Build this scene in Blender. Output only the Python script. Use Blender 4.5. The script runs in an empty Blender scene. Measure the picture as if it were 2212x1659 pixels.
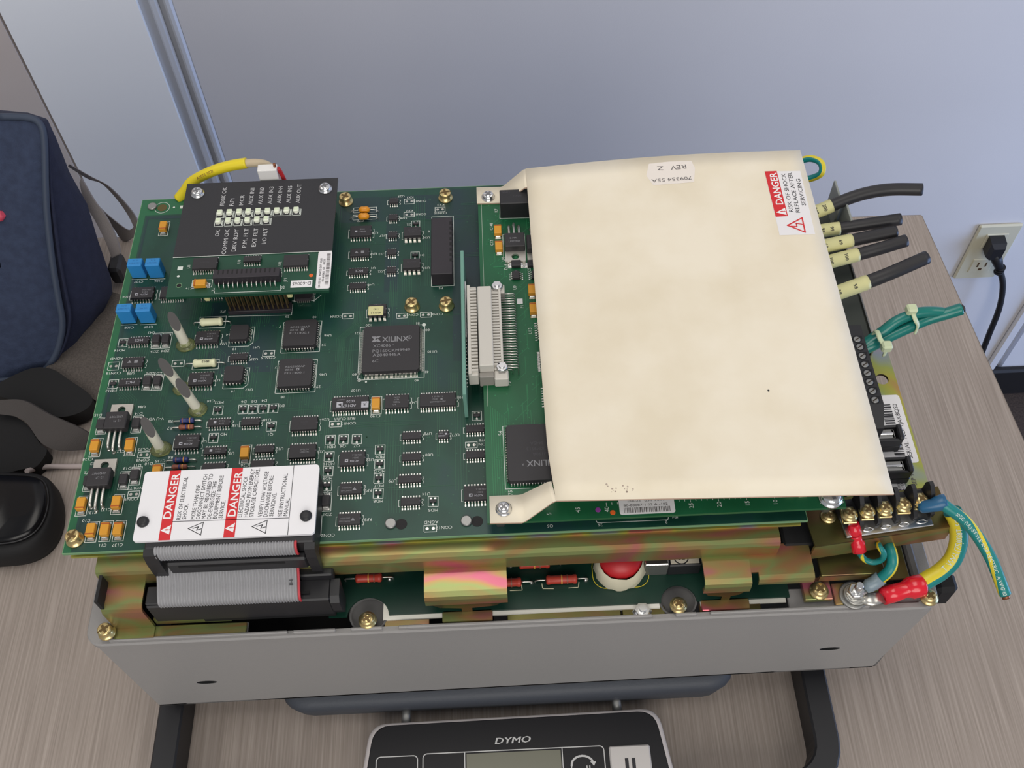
import bpy, bmesh, math, random
from mathutils import Vector, Matrix
random.seed(7)
SC = bpy.context.scene
COL = SC.collection
PI = math.pi
FLOOR = 1260.0                      # millimetres from the floor up to the main circuit board

def W(x, y, z):                     # millimetres about the board corner -> metres above the floor
    return Vector((x * .001, y * .001, (z + FLOOR) * .001))

# ------------------------------------------------------------------ camera
cam_d = bpy.data.cameras.new('camera'); cam = bpy.data.objects.new('camera', cam_d); COL.objects.link(cam)
cam.location = W(193.97, -196.20, 401.61)
cam.rotation_euler = (0.59998546, 0.01778084, -0.04047837)
cam_d.sensor_fit = 'HORIZONTAL'; cam_d.sensor_width = 36; cam_d.lens = 35.848
cam_d.clip_start = .01; cam_d.clip_end = 50
SC.camera = cam
# ------------------------------------------------------------------ world, lamps, exposure
wd = bpy.data.worlds.new('world'); SC.world = wd; wd.use_nodes = True
wb = wd.node_tree.nodes['Background']; wb.inputs[0].default_value = (.92, .94, 1, 1); wb.inputs[1].default_value = .40
def area(name, loc, target, sx, sy, power, col):
    d = bpy.data.lights.new(name, 'AREA'); d.shape = 'RECTANGLE'; d.size = sx; d.size_y = sy; d.energy = power; d.color = col
    o = bpy.data.objects.new(name, d); COL.objects.link(o); o.location = loc
    o.rotation_euler = (Vector(target) - Vector(loc)).to_track_quat('-Z', 'Y').to_euler()
    return o
area('ceiling_or_fill_light', (.1, .28, 2.9), (.1, .28, 0), .6, 1.2, 9.5, (1, .95, .87))
area('ceiling_or_fill_light', (-1.5, .1, 2.9), (-1.5, .1, 0), .6, 1.2, 8, (1, .95, .87))
area('ceiling_or_fill_light', (1.7, .1, 2.9), (1.7, .1, 0), .6, 1.2, 7.5, (1, .95, .87))
area('ceiling_or_fill_light', (.2, -1.7, 2.9), (.2, -1.7, 0), 1.2, .6, 12, (1, .95, .87))
area('ceiling_or_fill_light', (.3, -2.1, 2.3), (.3, .9, .7), 2.0, 1.0, 30, (1, .96, .9))  # added front fill, unseen behind the camera, brightens wall and tray
area('window_daylight', (2.6, .0, .75), (1.1, .85, .4), 1.2, 1.3, 42, (.36, .55, 1))
vs = SC.view_settings
SC.display_settings.display_device = 'sRGB'
vs.view_transform = 'Standard'; vs.look = 'None'; vs.gamma = 1; vs.use_curve_mapping = False
vs.exposure = -0.26

# ------------------------------------------------------------------ materials
def lin(c):
    return tuple(((v / 255) / 12.92 if v / 255 <= .04045 else ((v / 255 + .055) / 1.055) ** 2.4) for v in c) + (1,)
MATS = {}
def mat(name, col, rough=.5, metal=0, col2=None, scale=(60, 60, 60), spec=.5, bump=0, bscale=400, detail=3, lo=.35, hi=.65, trans=0, dist=0, coat=0, ior=1.45):
    m = bpy.data.materials.new(name); m.use_nodes = True; nt = m.node_tree; n = nt.nodes; b = n['Principled BSDF']
    b.inputs['Roughness'].default_value = rough; b.inputs['Metallic'].default_value = metal
    b.inputs['Specular IOR Level'].default_value = spec; b.inputs['Transmission Weight'].default_value = trans
    b.inputs['Coat Weight'].default_value = coat; b.inputs['IOR'].default_value = ior
    b.inputs['Base Color'].default_value = lin(col)
    if col2 or bump:
        tc = n.new('ShaderNodeTexCoord')
    if col2:
        mp = n.new('ShaderNodeMapping'); mp.inputs['Scale'].default_value = scale
        nz = n.new('ShaderNodeTexNoise'); nz.inputs['Scale'].default_value = 1; nz.inputs['Detail'].default_value = detail; nz.inputs['Distortion'].default_value = dist
        cr = n.new('ShaderNodeValToRGB')
        cols = [col] + (list(col2) if isinstance(col2, list) else [col2])
        cr.color_ramp.elements[0].position = lo; cr.color_ramp.elements[1].position = hi
        cr.color_ramp.elements[0].color = lin(cols[0]); cr.color_ramp.elements[1].color = lin(cols[-1])
        for i, c in enumerate(cols[1:-1]):
            e = cr.color_ramp.elements.new(lo + (hi - lo) * (i + 1) / (len(cols) - 1)); e.color = lin(c)
        nt.links.new(tc.outputs['Object'], mp.inputs[0]); nt.links.new(mp.outputs[0], nz.inputs[0])
        nt.links.new(nz.outputs['Fac'], cr.inputs[0]); nt.links.new(cr.outputs[0], b.inputs['Base Color'])
    if bump:
        n2 = n.new('ShaderNodeTexNoise'); n2.inputs['Scale'].default_value = bscale; n2.inputs['Detail'].default_value = 2
        bp = n.new('ShaderNodeBump'); bp.inputs['Strength'].default_value = bump; bp.inputs['Distance'].default_value = .0006
        nt.links.new(tc.outputs['Object'], n2.inputs[0]); nt.links.new(n2.outputs['Fac'], bp.inputs['Height']); nt.links.new(bp.outputs[0], b.inputs['Normal'])
    MATS[name] = m
    return m
mat('wall', (211, 209, 211), .75, col2=(216, 214, 216), scale=(3, 3, 3), bump=.12, bscale=500)
mat('wall_white', (248, 250, 253), .6, col2=(251, 252, 254), scale=(3, 3, 3))
mat('wall_beige', (206, 194, 188), .7, col2=(212, 202, 196), scale=(4, 4, 4))
mat('trim_grey', (206, 210, 220), .5); mat('trim_dark', (190, 194, 204), .5)
mat('base_black', (28, 25, 24), .6)
mat('carpet', (52, 42, 36), .95, col2=(70, 58, 50), scale=(300, 300, 300), bump=.6, bscale=900)
mat('laminate', (136, 125, 117), .55, col2=[(150, 139, 131), (165, 154, 146)], scale=(900, 16, 40), detail=5, lo=.3, hi=.7)
mat('laminate_edge', (120, 110, 102), .5)
mat('pcb', (18, 57, 46), .36, col2=[(26, 68, 55), (32, 62, 62)], scale=(40, 26, 10), detail=4, lo=.35, hi=.68)
mat('pcb_pour', (30, 52, 60), .36, col2=(26, 58, 52), scale=(60, 30, 10))
mat('pcb_bright', (32, 96, 62), .36)
mat('pcb_trace', (42, 88, 66), .34)
mat('pcb_two', (18, 84, 50), .34, col2=(24, 92, 58), scale=(40, 40, 10))
mat('pcb_two_trace', (38, 118, 74), .34)
mat('pcb_three', (22, 66, 48), .34, col2=(26, 74, 54), scale=(40, 40, 10))
mat('pcb_low', (12, 44, 36), .4, col2=(16, 54, 42), scale=(40, 40, 10))
mat('pcb_edge', (112, 150, 112), .6)
mat('pcb_side', (106, 150, 136), .5)
mat('silk', (206, 212, 206), .6); mat('silk_dim', (150, 165, 150), .6)
mat('chip', (44, 42, 45), .5); mat('chip_mark', (134, 134, 138), .6); mat('chip_mark_bright', (176, 176, 184), .6); mat('chip_dim', (66, 64, 70), .6)
mat('tin', (205, 203, 196), .28, .9); mat('solder', (214, 214, 210), .22, .9); mat('bright_metal', (222, 222, 222), .2, .95)
mat('tab_metal', (200, 196, 188), .35, .7); mat('dull_metal', (150, 150, 148), .4, .8)
mat('tantalum', (208, 146, 40), .42); mat('tantalum_band', (168, 86, 26), .42)
mat('film_blue', (42, 128, 192), .42); mat('film_mark', (26, 92, 150), .5)
mat('resist_cream', (216, 216, 180), .4); mat('resist_blue', (38, 50, 104), .35); mat('resist_brown', (128, 74, 58), .4)
mat('resist_red', (170, 58, 44), .4); mat('band_gold', (196, 140, 60), .35)
mat('disc_orange', (214, 140, 28), .3)
mat('tube_white', (206, 204, 188), .45); mat('tube_dark', (70, 68, 68), .55)
mat('glue', (196, 204, 150), .12, trans=.85, ior=1.4)
mat('screw_gold', (216, 188, 132), .28, .9, col2=(204, 194, 142), scale=(300, 300, 300))
mat('chromate', (182, 96, 106), .33, .7, col2=[(162, 124, 82), (136, 148, 94), (164, 132, 88), (180, 98, 118)], scale=(22, 60, 40), detail=2, lo=.3, hi=.72, dist=.6)
mat('chromate_dark', (96, 80, 50), .32, .8, col2=[(100, 98, 58), (116, 84, 66)], scale=(22, 50, 40), detail=2)
mat('slot_dark', (48, 38, 24), .5); mat('slot_gold', (104, 84, 50), .4, .5); mat('slot_silver', (120, 120, 122), .4, .5)
mat('black', (34, 34, 37), .45); mat('black_matt', (17, 17, 19), .75); mat('black_soft', (16, 16, 18), .8, bump=.2)
mat('black_gloss', (10, 10, 13), .22, spec=.35)
mat('header', (44, 40, 46), .5); mat('header_dark', (16, 15, 17), .6)
mat('overlay_black', (42, 42, 46), .55)
mat('din_grey', (196, 192, 184), .5); mat('din_dark', (140, 136, 130), .6)
mat('led', (232, 236, 218), .35); mat('led_lens', (214, 226, 196), .3)
mat('cover', (224, 213, 190), .7, col2=[(229, 219, 198), (233, 224, 205)], scale=(28, 28, 28), detail=5)
mat('cover_edge', (190, 160, 140), .7)
mat('label_white', (228, 226, 228), .4); mat('sticker', (230, 222, 214), .5); mat('plate_white', (232, 231, 234), .35)
mat('red_print', (206, 38, 44), .45); mat('ink', (40, 40, 44), .6); mat('ink_grey', (104, 100, 100), .6); mat('ink_pale', (128, 116, 112), .6); mat('white_print', (236, 234, 234), .5)
mat('overlay_print', (196, 196, 198), .5)
mat('ribbon', (146, 146, 149), .45); mat('ribbon_red', (186, 58, 66), .45)
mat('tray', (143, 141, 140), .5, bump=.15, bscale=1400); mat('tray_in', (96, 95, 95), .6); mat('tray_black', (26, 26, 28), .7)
mat('sheet_white', (208, 206, 196), .6)
mat('glob_red', (176, 30, 36), .4); mat('glob_white', (206, 200, 176), .5)
mat('sleeve_red', (214, 26, 46), .22, coat=.3); mat('sleeve_blue', (44, 104, 146), .3, trans=.25); mat('sleeve_grey', (124, 140, 150), .3)
mat('wire_green', (24, 124, 122), .35); mat('wire_yellow', (214, 196, 52), .35); mat('wire_print', (200, 214, 206), .5)
mat('wire_teal', (14, 112, 104), .28, coat=.2); mat('copper', (150, 96, 70), .35, .8); mat('pin_brass', (112, 96, 66), .4, .7)
mat('tie', (196, 206, 170), .4)
mat('cable_black', (42, 41, 43), .42); mat('marker', (206, 202, 148), .45)
mat('cable_yellow', (224, 204, 42), .4); mat('cable_tan', (190, 174, 148), .55); mat('conn_white', (228, 226, 224), .45); mat('wire_red', (176, 38, 44), .4)
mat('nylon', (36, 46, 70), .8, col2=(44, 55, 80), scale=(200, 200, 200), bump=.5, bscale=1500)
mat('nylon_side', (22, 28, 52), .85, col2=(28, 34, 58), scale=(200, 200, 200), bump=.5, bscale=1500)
mat('piping', (52, 62, 80), .6)
mat('strap', (124, 118, 116), .85, bump=.4, bscale=1800); mat('strap_dark', (66, 62, 61), .85, bump=.4, bscale=1800); mat('mesh_grey', (74, 68, 64), .85, col2=(92, 85, 80), scale=(900, 900, 900), bump=.8, bscale=1800)
mat('cord_white', (170, 158, 156), .6)
mat('pull_red', (196, 72, 92), .5)
mat('ivory', (206, 200, 176), .4); mat('ivory_dark', (84, 62, 40), .6)
mat('scale_grey', (62, 66, 74), .55, bump=.2, bscale=900); mat('scale_rim', (190, 184, 184), .4)
mat('lcd', (106, 106, 92), .35); mat('console_black', (22, 22, 26), .4, spec=.3); mat('console_lines', (190, 190, 190), .5); mat('key_silver', (190, 186, 184), .45)
mat('dot_orange', (224, 100, 36), .5); mat('dot_purple', (140, 60, 150), .5)
mat('grey_clear', (140, 144, 140), .3); mat('entry_dark', (60, 64, 60), .6); mat('smudge', (176, 160, 146), .7)
mat('plate_iridescent', (204, 120, 110), .34, .6, col2=[(186, 178, 84), (168, 176, 96), (150, 160, 168), (184, 140, 170)], scale=(52, 30, 30), detail=1, lo=.3, hi=.7)

# ------------------------------------------------------------------ mesh builder (all numbers in millimetres)
class B:
    def __init__(s): s.v = []; s.f = []; s.m = []; s.sm = []; s.mats = []
    def mi(s, name):
        if name not in s.mats: s.mats.append(name)
        return s.mats.index(name)
    def add(s, vs, fs, mt, smooth=False):
        o = len(s.v); s.v += [tuple(v) for v in vs]; k = s.mi(mt)
        for f in fs: s.f.append([i + o for i in f]); s.m.append(k); s.sm.append(smooth)
        return s
    def box(s, x0, y0, z0, x1, y1, z1, mt, c=0, M=None):
        if x0 > x1: x0, x1 = x1, x0
        if y0 > y1: y0, y1 = y1, y0
        if z0 > z1: z0, z1 = z1, z0
        c = min(c, (x1 - x0) * .45, (y1 - y0) * .45, (z1 - z0) * .45)
        if c <= 0:
            vs = [(x, y, z) for x in (x0, x1) for y in (y0, y1) for z in (z0, z1)]
            fs = [(0, 1, 3, 2), (4, 6, 7, 5), (0, 4, 5, 1), (2, 3, 7, 6), (0, 2, 6, 4), (1, 5, 7, 3)]
        else:
            X = (x0, x1); Y = (y0, y1); Zs = (z0, z1); vs = []; ix = {}
            for i in (0, 1):
                for j in (0, 1):
                    for k in (0, 1):
                        sx, sy, sz = 1 - 2 * i, 1 - 2 * j, 1 - 2 * k
                        for a in range(3):
                            ix[i, j, k, a] = len(vs)
                            vs.append((X[i] + (0 if a == 0 else c * sx), Y[j] + (0 if a == 1 else c * sy), Zs[k] + (0 if a == 2 else c * sz)))
            fs = []
            for a in range(3):
                for t in (0, 1):
                    q = [(0, 0), (1, 0), (1, 1), (0, 1)]
                    ids = []
                    for (u, w) in q:
                        key = [0, 0, 0]; key[a] = t; o = [d for d in range(3) if d != a]; key[o[0]] = u; key[o[1]] = w
                        ids.append(ix[key[0], key[1], key[2], a])
                    fs.append(ids)
            for a in range(3):                      # edges running along axis a
                o = [d for d in range(3) if d != a]
                for u in (0, 1):
                    for w in (0, 1):
                        k0 = [0, 0, 0]; k0[o[0]] = u; k0[o[1]] = w; k1 = list(k0); k1[a] = 1
                        fs.append([ix[(*k0, o[0])], ix[(*k0, o[1])], ix[(*k1, o[1])], ix[(*k1, o[0])]])
            for i in (0, 1):
                for j in (0, 1):
                    for k in (0, 1): fs.append([ix[i, j, k, 0], ix[i, j, k, 1], ix[i, j, k, 2]])
        if M: vs = [M @ Vector(v) for v in vs]
        return s.add(vs, fs, mt)
    def prism(s, pts, z0, z1, mt, M=None, smooth=False):       # polygon in xy lifted from z0 to z1
        n = len(pts); vs = [(x, y, z0) for x, y in pts] + [(x, y, z1) for x, y in pts]
        fs = [list(range(n))[::-1], list(range(n, 2 * n))]
        if M: vs = [M @ Vector(v) for v in vs]
        o = len(s.v); s.add(vs, fs, mt)
        k = s.mi(mt)
        for i in range(n):
            s.f.append([o + i, o + (i + 1) % n, o + n + (i + 1) % n, o + n + i]); s.m.append(k); s.sm.append(smooth)
        return s
    def poly(s, pts, mt): return s.add(pts, [list(range(len(pts)))], mt)
    def flat(s, pts, z, mt): return s.add([(x, y, z) for x, y in pts], [list(range(len(pts)))], mt)
    def rect(s, x0, y0, x1, y1, z, mt): return s.flat([(x0, y0), (x1, y0), (x1, y1), (x0, y1)], z, mt)
    def line(s, x0, y0, x1, y1, w, z, mt):
        d = Vector((x1 - x0, y1 - y0)); L = d.length
        if L < 1e-6: return s
        d /= L; n = Vector((-d.y, d.x)) * w / 2; e = d * w / 2
        p = [Vector((x0, y0)) - e, Vector((x1, y1)) + e]
        return s.flat([p[0] - n, p[1] - n, p[1] + n, p[0] + n], z, mt)
    def lines(s, pts, w, z, mt, close=False):
        q = list(pts) + ([pts[0]] if close else [])
        for i, (a, b) in enumerate(zip(q, q[1:])): s.line(*a, *b, w, z + .004 * (i % 3), mt)
        return s
    def frame(s, x0, y0, x1, y1, w, z, mt): return s.lines([(x0, y0), (x1, y0), (x1, y1), (x0, y1)], w, z, mt, True)
    def disk(s, x, y, r, z, mt, n=16, ry=None): return s.flat([(x + r * math.cos(2 * PI * i / n), y + (ry or r) * math.sin(2 * PI * i / n)) for i in range(n)], z, mt)
    def lathe(s, x, y, prof, mt, n=20, M=None, smooth=True):   # prof = [(radius, z)...] from the bottom to the top
        vs = []; fs = []
        for r, z in prof:
            for i in range(n):
                a = 2 * PI * i / n; vs.append((x + r * math.cos(a), y + r * math.sin(a), z))
        for k in range(len(prof) - 1):
            for i in range(n): fs.append([k * n + i, k * n + (i + 1) % n, (k + 1) * n + (i + 1) % n, (k + 1) * n + i])
        if M: vs = [M @ Vector(v) for v in vs]
        o = len(s.v); s.add(vs, fs, mt, smooth)
        k = s.mi(mt)
        s.f.append([o + i for i in range(n)][::-1]); s.m.append(k); s.sm.append(False)
        s.f.append([o + (len(prof) - 1) * n + i for i in range(n)]); s.m.append(k); s.sm.append(False)
        return s
    def tube(s, path, r, mt, n=12, mt2=None, part2=(0, .3), twist=0, cap=True, flat=1.0, capmt=None):
        P = [Vector(p) for p in path]; m = len(P); rad = r if isinstance(r, (list, tuple)) else [r] * m
        T = []
        for i in range(m): T.append((P[min(i + 1, m - 1)] - P[max(i - 1, 0)]).normalized())
        up = Vector((0, 0, 1))
        if abs(T[0].dot(up)) > .95: up = Vector((0, 1, 0))
        u = (up - T[0] * up.dot(T[0])).normalized(); rings = []; acc = 0
        for i in range(m):
            u = (u - T[i] * u.dot(T[i])).normalized(); w = T[i].cross(u)
            if i: acc += (P[i] - P[i - 1]).length
            rings.append([P[i] + (u * math.cos(2 * PI * (k / n + twist * acc)) * flat + w * math.sin(2 * PI * (k / n + twist * acc))) * rad[i] for k in range(n)])
        o = len(s.v); s.v += [tuple(p) for q in rings for p in q]
        k1 = s.mi(mt); k2 = s.mi(mt2) if mt2 else k1; acc = 0
        for i in range(m - 1):
            for k in range(n):
                fr = (k + .5) / n
                s.f.append([o + i * n + k, o + i * n + (k + 1) % n, o + (i + 1) * n + (k + 1) % n, o + (i + 1) * n + k])
                s.m.append(k2 if abs((fr - part2[0] + .5) % 1 - .5) < part2[1] / 2 else k1); s.sm.append(True)
        if cap:
            kc = s.mi(capmt) if capmt else k1
            s.f.append([o + k for k in range(n)][::-1]); s.m.append(kc); s.sm.append(False)
            s.f.append([o + (m - 1) * n + k for k in range(n)]); s.m.append(kc); s.sm.append(False)
        return s
    def grid(s, rows, mt, close_u=False, smooth=True, caps=False):  # rows of points, all of one length
        n = len(rows[0]); o = len(s.v); s.v += [tuple(p) for r in rows for p in r]; k = s.mi(mt)
        for i in range(len(rows) - 1):
            for j in range(n if close_u else n - 1):
                s.f.append([o + i * n + j, o + i * n + (j + 1) % n, o + (i + 1) * n + (j + 1) % n, o + (i + 1) * n + j]); s.m.append(k); s.sm.append(smooth)
        if caps:
            for r0 in (0, len(rows) - 1): s.f.append([o + r0 * n + j for j in range(n)]); s.m.append(k); s.sm.append(False)
        return s
    def strip(s, prof, x0, x1, mt, th=1.2, ends=None):      # sheet metal: a (y, z) profile run along x, given a thickness
        P = [Vector(p) for p in prof]; m = len(P); N = []
        for i in range(m):
            d = (P[min(i + 1, m - 1)] - P[max(i - 1, 0)]).normalized(); N.append(Vector((-d.y, d.x)))
        xs = ends or [(x0, x1)] * m
        a = [(xs[i][0], P[i].x, P[i].y) for i in range(m)]; b = [(xs[i][1], P[i].x, P[i].y) for i in range(m)]
        c = [(xs[i][1], *(P[i] - N[i] * th)) for i in range(m)]; d = [(xs[i][0], *(P[i] - N[i] * th)) for i in range(m)]
        return s.grid([a, b, c, d, a], mt, smooth=False)
    def holed(s, o, ux, uy, w, h, hx, hy, rx, ry, th, mt, hole_mt=None, n=24):   # plate with an elliptical hole
        o = Vector(o); ux = Vector(ux); uy = Vector(uy); nz = ux.cross(uy).normalized()
        ang = sorted(set([2 * PI * i / n for i in range(n)] + [math.atan2(b - hy, a - hx) % (2 * PI) for a in (0, w) for b in (0, h)]))
        out = []; inn = []
        for a in ang:
            c, q = math.cos(a), math.sin(a); t = 1e9
            if abs(c) > 1e-9: t = min(t, ((w if c > 0 else 0) - hx) / c)
            if abs(q) > 1e-9: t = min(t, ((h if q > 0 else 0) - hy) / q)
            out.append(o + ux * (hx + c * t) + uy * (hy + q * t)); inn.append(o + ux * (hx + c * rx) + uy * (hy + q * ry))
        lo = [p - nz * th for p in out]; li = [p - nz * th for p in inn]
        s.grid([lo, out, inn], mt, True, False); s.grid([inn, li, lo], hole_mt or mt, True, False)
        return s
    def build(s, name, parent=None, pos=None, kind=None, label=None):
        base = Vector(pos) if pos is not None else (ORG[parent] if parent else Vector((0, 0, 0)))
        me = bpy.data.meshes.new(name)
        me.from_pydata([((v[0] - base[0]) * .001, (v[1] - base[1]) * .001, (v[2] - base[2]) * .001) for v in s.v], [], s.f)
        for mn in s.mats: me.materials.append(MATS[mn])
        me.polygons.foreach_set('material_index', s.m); me.polygons.foreach_set('use_smooth', s.sm)
        bm = bmesh.new(); bm.from_mesh(me); bmesh.ops.remove_doubles(bm, verts=bm.verts, dist=2e-6)
        if name not in FLATS: bmesh.ops.recalc_face_normals(bm, faces=bm.faces)
        bm.to_mesh(me); bm.free()
        o = bpy.data.objects.new(name, me); COL.objects.link(o)
        place(o, parent, base)
        if kind: o['kind'] = kind
        if label: o['label'] = label
        return o
FLATS = {'silkscreen', 'marking', 'printed_text', 'barcode', 'printed_label'}
ORG = {}
def place(o, parent, base):
    base = Vector(base); ORG[o] = base
    if parent:
        o.parent = parent; o.location = (base - ORG[parent]) * .001
    else: o.location = W(*base)
def thing(name, label, cat, base, group=None):
    o = bpy.data.objects.new(name, None); o.empty_display_size = .01; COL.objects.link(o); place(o, None, base)
    o['label'] = label; o['category'] = cat
    if group: o['group'] = group
    return o
def tag(o, label, cat, group=None):
    o['label'] = label; o['category'] = cat
    if group: o['group'] = group
    return o
def struct(o): o['kind'] = 'structure'; return o
def inst(src, name, parent, pos, rot=0, label=None, kids=True):          # a copy of a part and of its sub-parts
    o = src.copy(); o.name = name; COL.objects.link(o); o.parent = None; o.rotation_euler = (0, 0, rot)
    place(o, parent, pos)
    if label: o['label'] = label
    if kids:
        for ch in src.children:
            c = ch.copy(); COL.objects.link(c); c.parent = o; c.location = ch.location; ORG[c] = ORG[o] + Vector(ch.location) * 1000
    return o
# ------------------------------------------------------------------ flat lettering
TXT = {}
def glyphs(t, bold=0.0, res=2):
    k = (t, bold)
    if k not in TXT:
        cu = bpy.data.curves.new('t', 'FONT'); cu.body = t; cu.size = 1; cu.resolution_u = res; cu.offset = bold
        ob = bpy.data.objects.new('t', cu); me = ob.to_mesh()
        TXT[k] = ([(v.co.x, v.co.y) for v in me.vertices], [list(p.vertices) for p in me.polygons])
        ob.to_mesh_clear(); bpy.data.objects.remove(ob); bpy.data.curves.remove(cu)
    return TXT[k]
def text(b, t, x, y, z, h, mt, rot=0, bold=0.0, sx=1.0, al='C', M=None, w=None):
    """letters of cap height h lying flat, centred at x, y (or starting there), turned by rot degrees; w fits the run to a width"""
    vs, fs = glyphs(t, bold)
    if not vs: return
    x0 = min(v[0] for v in vs); x1 = max(v[0] for v in vs)
    k = h / .70
    if w: sx = w / ((x1 - x0) * k)
    cx = (x0 + x1) / 2 if al == 'C' else x0
    c, q = math.cos(math.radians(rot)), math.sin(math.radians(rot)); out = []
    for vx, vy in vs:
        a = (vx - cx) * k * sx; d = (vy - .35) * k
        p = Vector((x + a * c - d * q, y + a * q + d * c, z))
        out.append(M @ p if M else p)
    b.add(out, fs, mt)
def cr(pts, n=8):                                                        # a smooth path through a few points
    P = [Vector(p) for p in pts]; P = [P[0] * 2 - P[1]] + P + [P[-1] * 2 - P[-2]]; out = []
    for i in range(1, len(P) - 2):
        for k in range(n):
            t = k / n; a, b, c, d = P[i - 1], P[i], P[i + 1], P[i + 2]
            out.append(.5 * ((2 * b) + (c - a) * t + (2 * a - 5 * b + 4 * c - d) * t * t + (3 * b - a - 3 * c + d) * t ** 3))
    out.append(P[-2]); return out
def rrect(x0, y0, x1, y1, r, n=5):
    out = []
    for cx, cy, a0 in ((x1 - r, y1 - r, 0), (x0 + r, y1 - r, 90), (x0 + r, y0 + r, 180), (x1 - r, y0 + r, 270)):
        for i in range(n + 1):
            a = math.radians(a0 + 90 * i / n); out.append((cx + r * math.cos(a), cy + r * math.sin(a)))
    return out

EYE = Vector((194, -196, 402))
def path_text(b, t, path, r, h, mt, start=0.0, gap=.25):                  # print running along a round cable, on its upper front
    P = [Vector(p) for p in path]; D = [0]
    for a, c in zip(P, P[1:]): D.append(D[-1] + (c - a).length)
    pos = start
    for ch in t:
        if ch == ' ': pos += h * .5; continue
        vs, fs = glyphs(ch); wch = (max(v[0] for v in vs) - min(v[0] for v in vs)) * h / .7
        d = pos + wch / 2
        if d > D[-1]: return
        i = max(k for k in range(len(D) - 1) if D[k] <= d); f = (d - D[i]) / max(1e-6, D[i + 1] - D[i])
        q = P[i].lerp(P[i + 1], f); T = (P[i + 1] - P[i]).normalized(); n = EYE - q; n = (n - T * n.dot(T)).normalized(); u = n.cross(T); q = q + n * (r + .06)
        text(b, ch, 0, 0, 0, h, mt, M=Matrix(((T.x, u.x, n.x, q.x), (T.y, u.y, n.y, q.y), (T.z, u.z, n.z, q.z), (0, 0, 0, 1)))); pos += wch + gap
def soft(pts, n=6):                                                      # a rounded closed outline through a few points
    q = [(x, y, 0) for x, y in pts]; m = len(q)
    c = cr(q[-2:] + q + q[:2], n); return [(v.x, v.y) for v in c[2 * n:(2 + m) * n]]

# ================================================================== the room
b = B().box(-2600, -2200, -20 - FLOOR, 2600, 900, -FLOOR, 'carpet'); struct(b.build('floor', None, (0, 0, -FLOOR)))
def wall(name, x0, x1, mt):
    struct(B().box(x0, 880, -FLOOR, x1, 900, 1600, mt).build(name, None, (x0, 880, -FLOOR)))
xa = (-222.2, 880.0)[0]; xb = (-179.5, 880.0)[0]; xc = (-386.5, 880.0)[0]; xd = (1118.0, 880.0)[0]
wall('wall_back', xb, xd, 'wall'); wall('wall_left', xc, xa, 'wall_white'); wall('wall_left_beige', -2600, xc - 4, 'wall_beige'); wall('wall_right', xd + 16, 2600, 'wall')
b = B(); w = xb - xa                                       # corner trim: two ridges with grooves beside them
b.box(xa, 886, -FLOOR, xb, 900, 1600, 'trim_dark')
struct(b.build('trim_1', None, (xa, 886, -FLOOR)))
for k, (u0, u1, y) in enumerate(((.30, .56, 880), (.72, 1.0, 877.5))):
    struct(B().box(xa + w * u0, y, -FLOOR, xa + w * u1, 886, 1600, 'trim_grey', 5).build('trim_%d' % (k + 2), None, (xa + w * u0, 880, -FLOOR)))
struct(B().box(xd - 18, 872, -FLOOR, xd, 881, 1600, 'wall', 3).build('trim_4', None, (xd, 876, -FLOOR)))
struct(B().box(xd, 888, -FLOOR, xd + 16, 900, 1600, 'trim_dark').build('trim_5', None, (xd, 880, -FLOOR)))
struct(B().box(-2600, 866, -FLOOR, 2600, 880, -1181, 'base_black', 4).build('baseboard_back', None, (0, 870, -FLOOR)))

# ------------------------------------------------------------------ desk
t = thing('desk', 'grey-brown wood-grain laminate desk under all the equipment', 'desk', (0, 0, -FLOOR))
top = [(510.4, 324.4), (-700, 348), (-690, -400), (556, -400)]
B().prism(top, -188, -160, 'laminate').build('desktop', t)
b = B()
for p, q in zip(top, top[1:] + top[:1]):
    d = (Vector(q) - Vector(p)).normalized(); n = Vector((d.y, -d.x)) * .8
    b.prism([tuple(Vector(p)), tuple(Vector(q)), tuple(Vector(q) + n), tuple(Vector(p) + n)], -187.6, -160.4, 'laminate_edge')
b.build('edge_band', t)
for x in (-640, 470): B().box(x, -340, -FLOOR, x + 28, 290, -188, 'laminate').build('leg', t)

# ------------------------------------------------------------------ wall outlet and plug
t = thing('wall_outlet', 'ivory duplex wall outlet low on the wall behind the desk', 'outlet', (981, 880, -911))
B().box(947, 873.5, -911, 1016, 880, -784, 'ivory', 2.5).build('cover_plate', t)
for zc in (-818, -877):
    r = B().box(964, 872, zc - 16, 999, 874.5, zc + 16, 'ivory', 1.2).build('receptacle', t)
    s = B()
    for x in (975, 988): s.box(x - 1.2, 871.6, zc - 2, x + 1.2, 872.4, zc + 8, 'ivory_dark')
    s.box(979, 871.6, zc - 11, 984.5, 872.4, zc - 5.5, 'ivory_dark', .6); s.build('contact_slot', r, kind='stuff')
B().lathe(981.5, 0, [(2.6, 0), (2.6, 1.2), (1.4, 1.8)], 'ivory_dark', 12, Matrix.Translation((0, 874, -848)) @ Matrix.Rotation(PI / 2, 4, 'X')).build('cover_screw', t)
t = thing('power_plug', 'black power plug with its cord hanging from the ivory outlet', 'plug', (983, 872, -840))
a = (979.9, 858.0, -821.2); e = (999.2, 850.0, -861.4)
B().grid([[(a[0] + u * 12, 871.5, a[2] + 2 + v * 15) for u, v in ((-1, -1), (1, -1), (1, 1), (-1, 1))], [(a[0] + u * 12, 856, a[2] + v * 15) for u, v in ((-1, -1), (1, -1), (1, 1), (-1, 1))],
          [(a[0] + u * 9, 848, a[2] - 2 + v * 12) for u, v in ((-1, -1), (1, -1), (1, 1), (-1, 1))]], 'black', True, False, True).build('plug_body', t)
b = B().tube([(a[0], 858, a[2] - 6), ((a[0] + e[0]) / 2, 854, (a[2] + e[2]) / 2 - 3), e], [10, 8.5, 6], 'black', 12)
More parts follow.
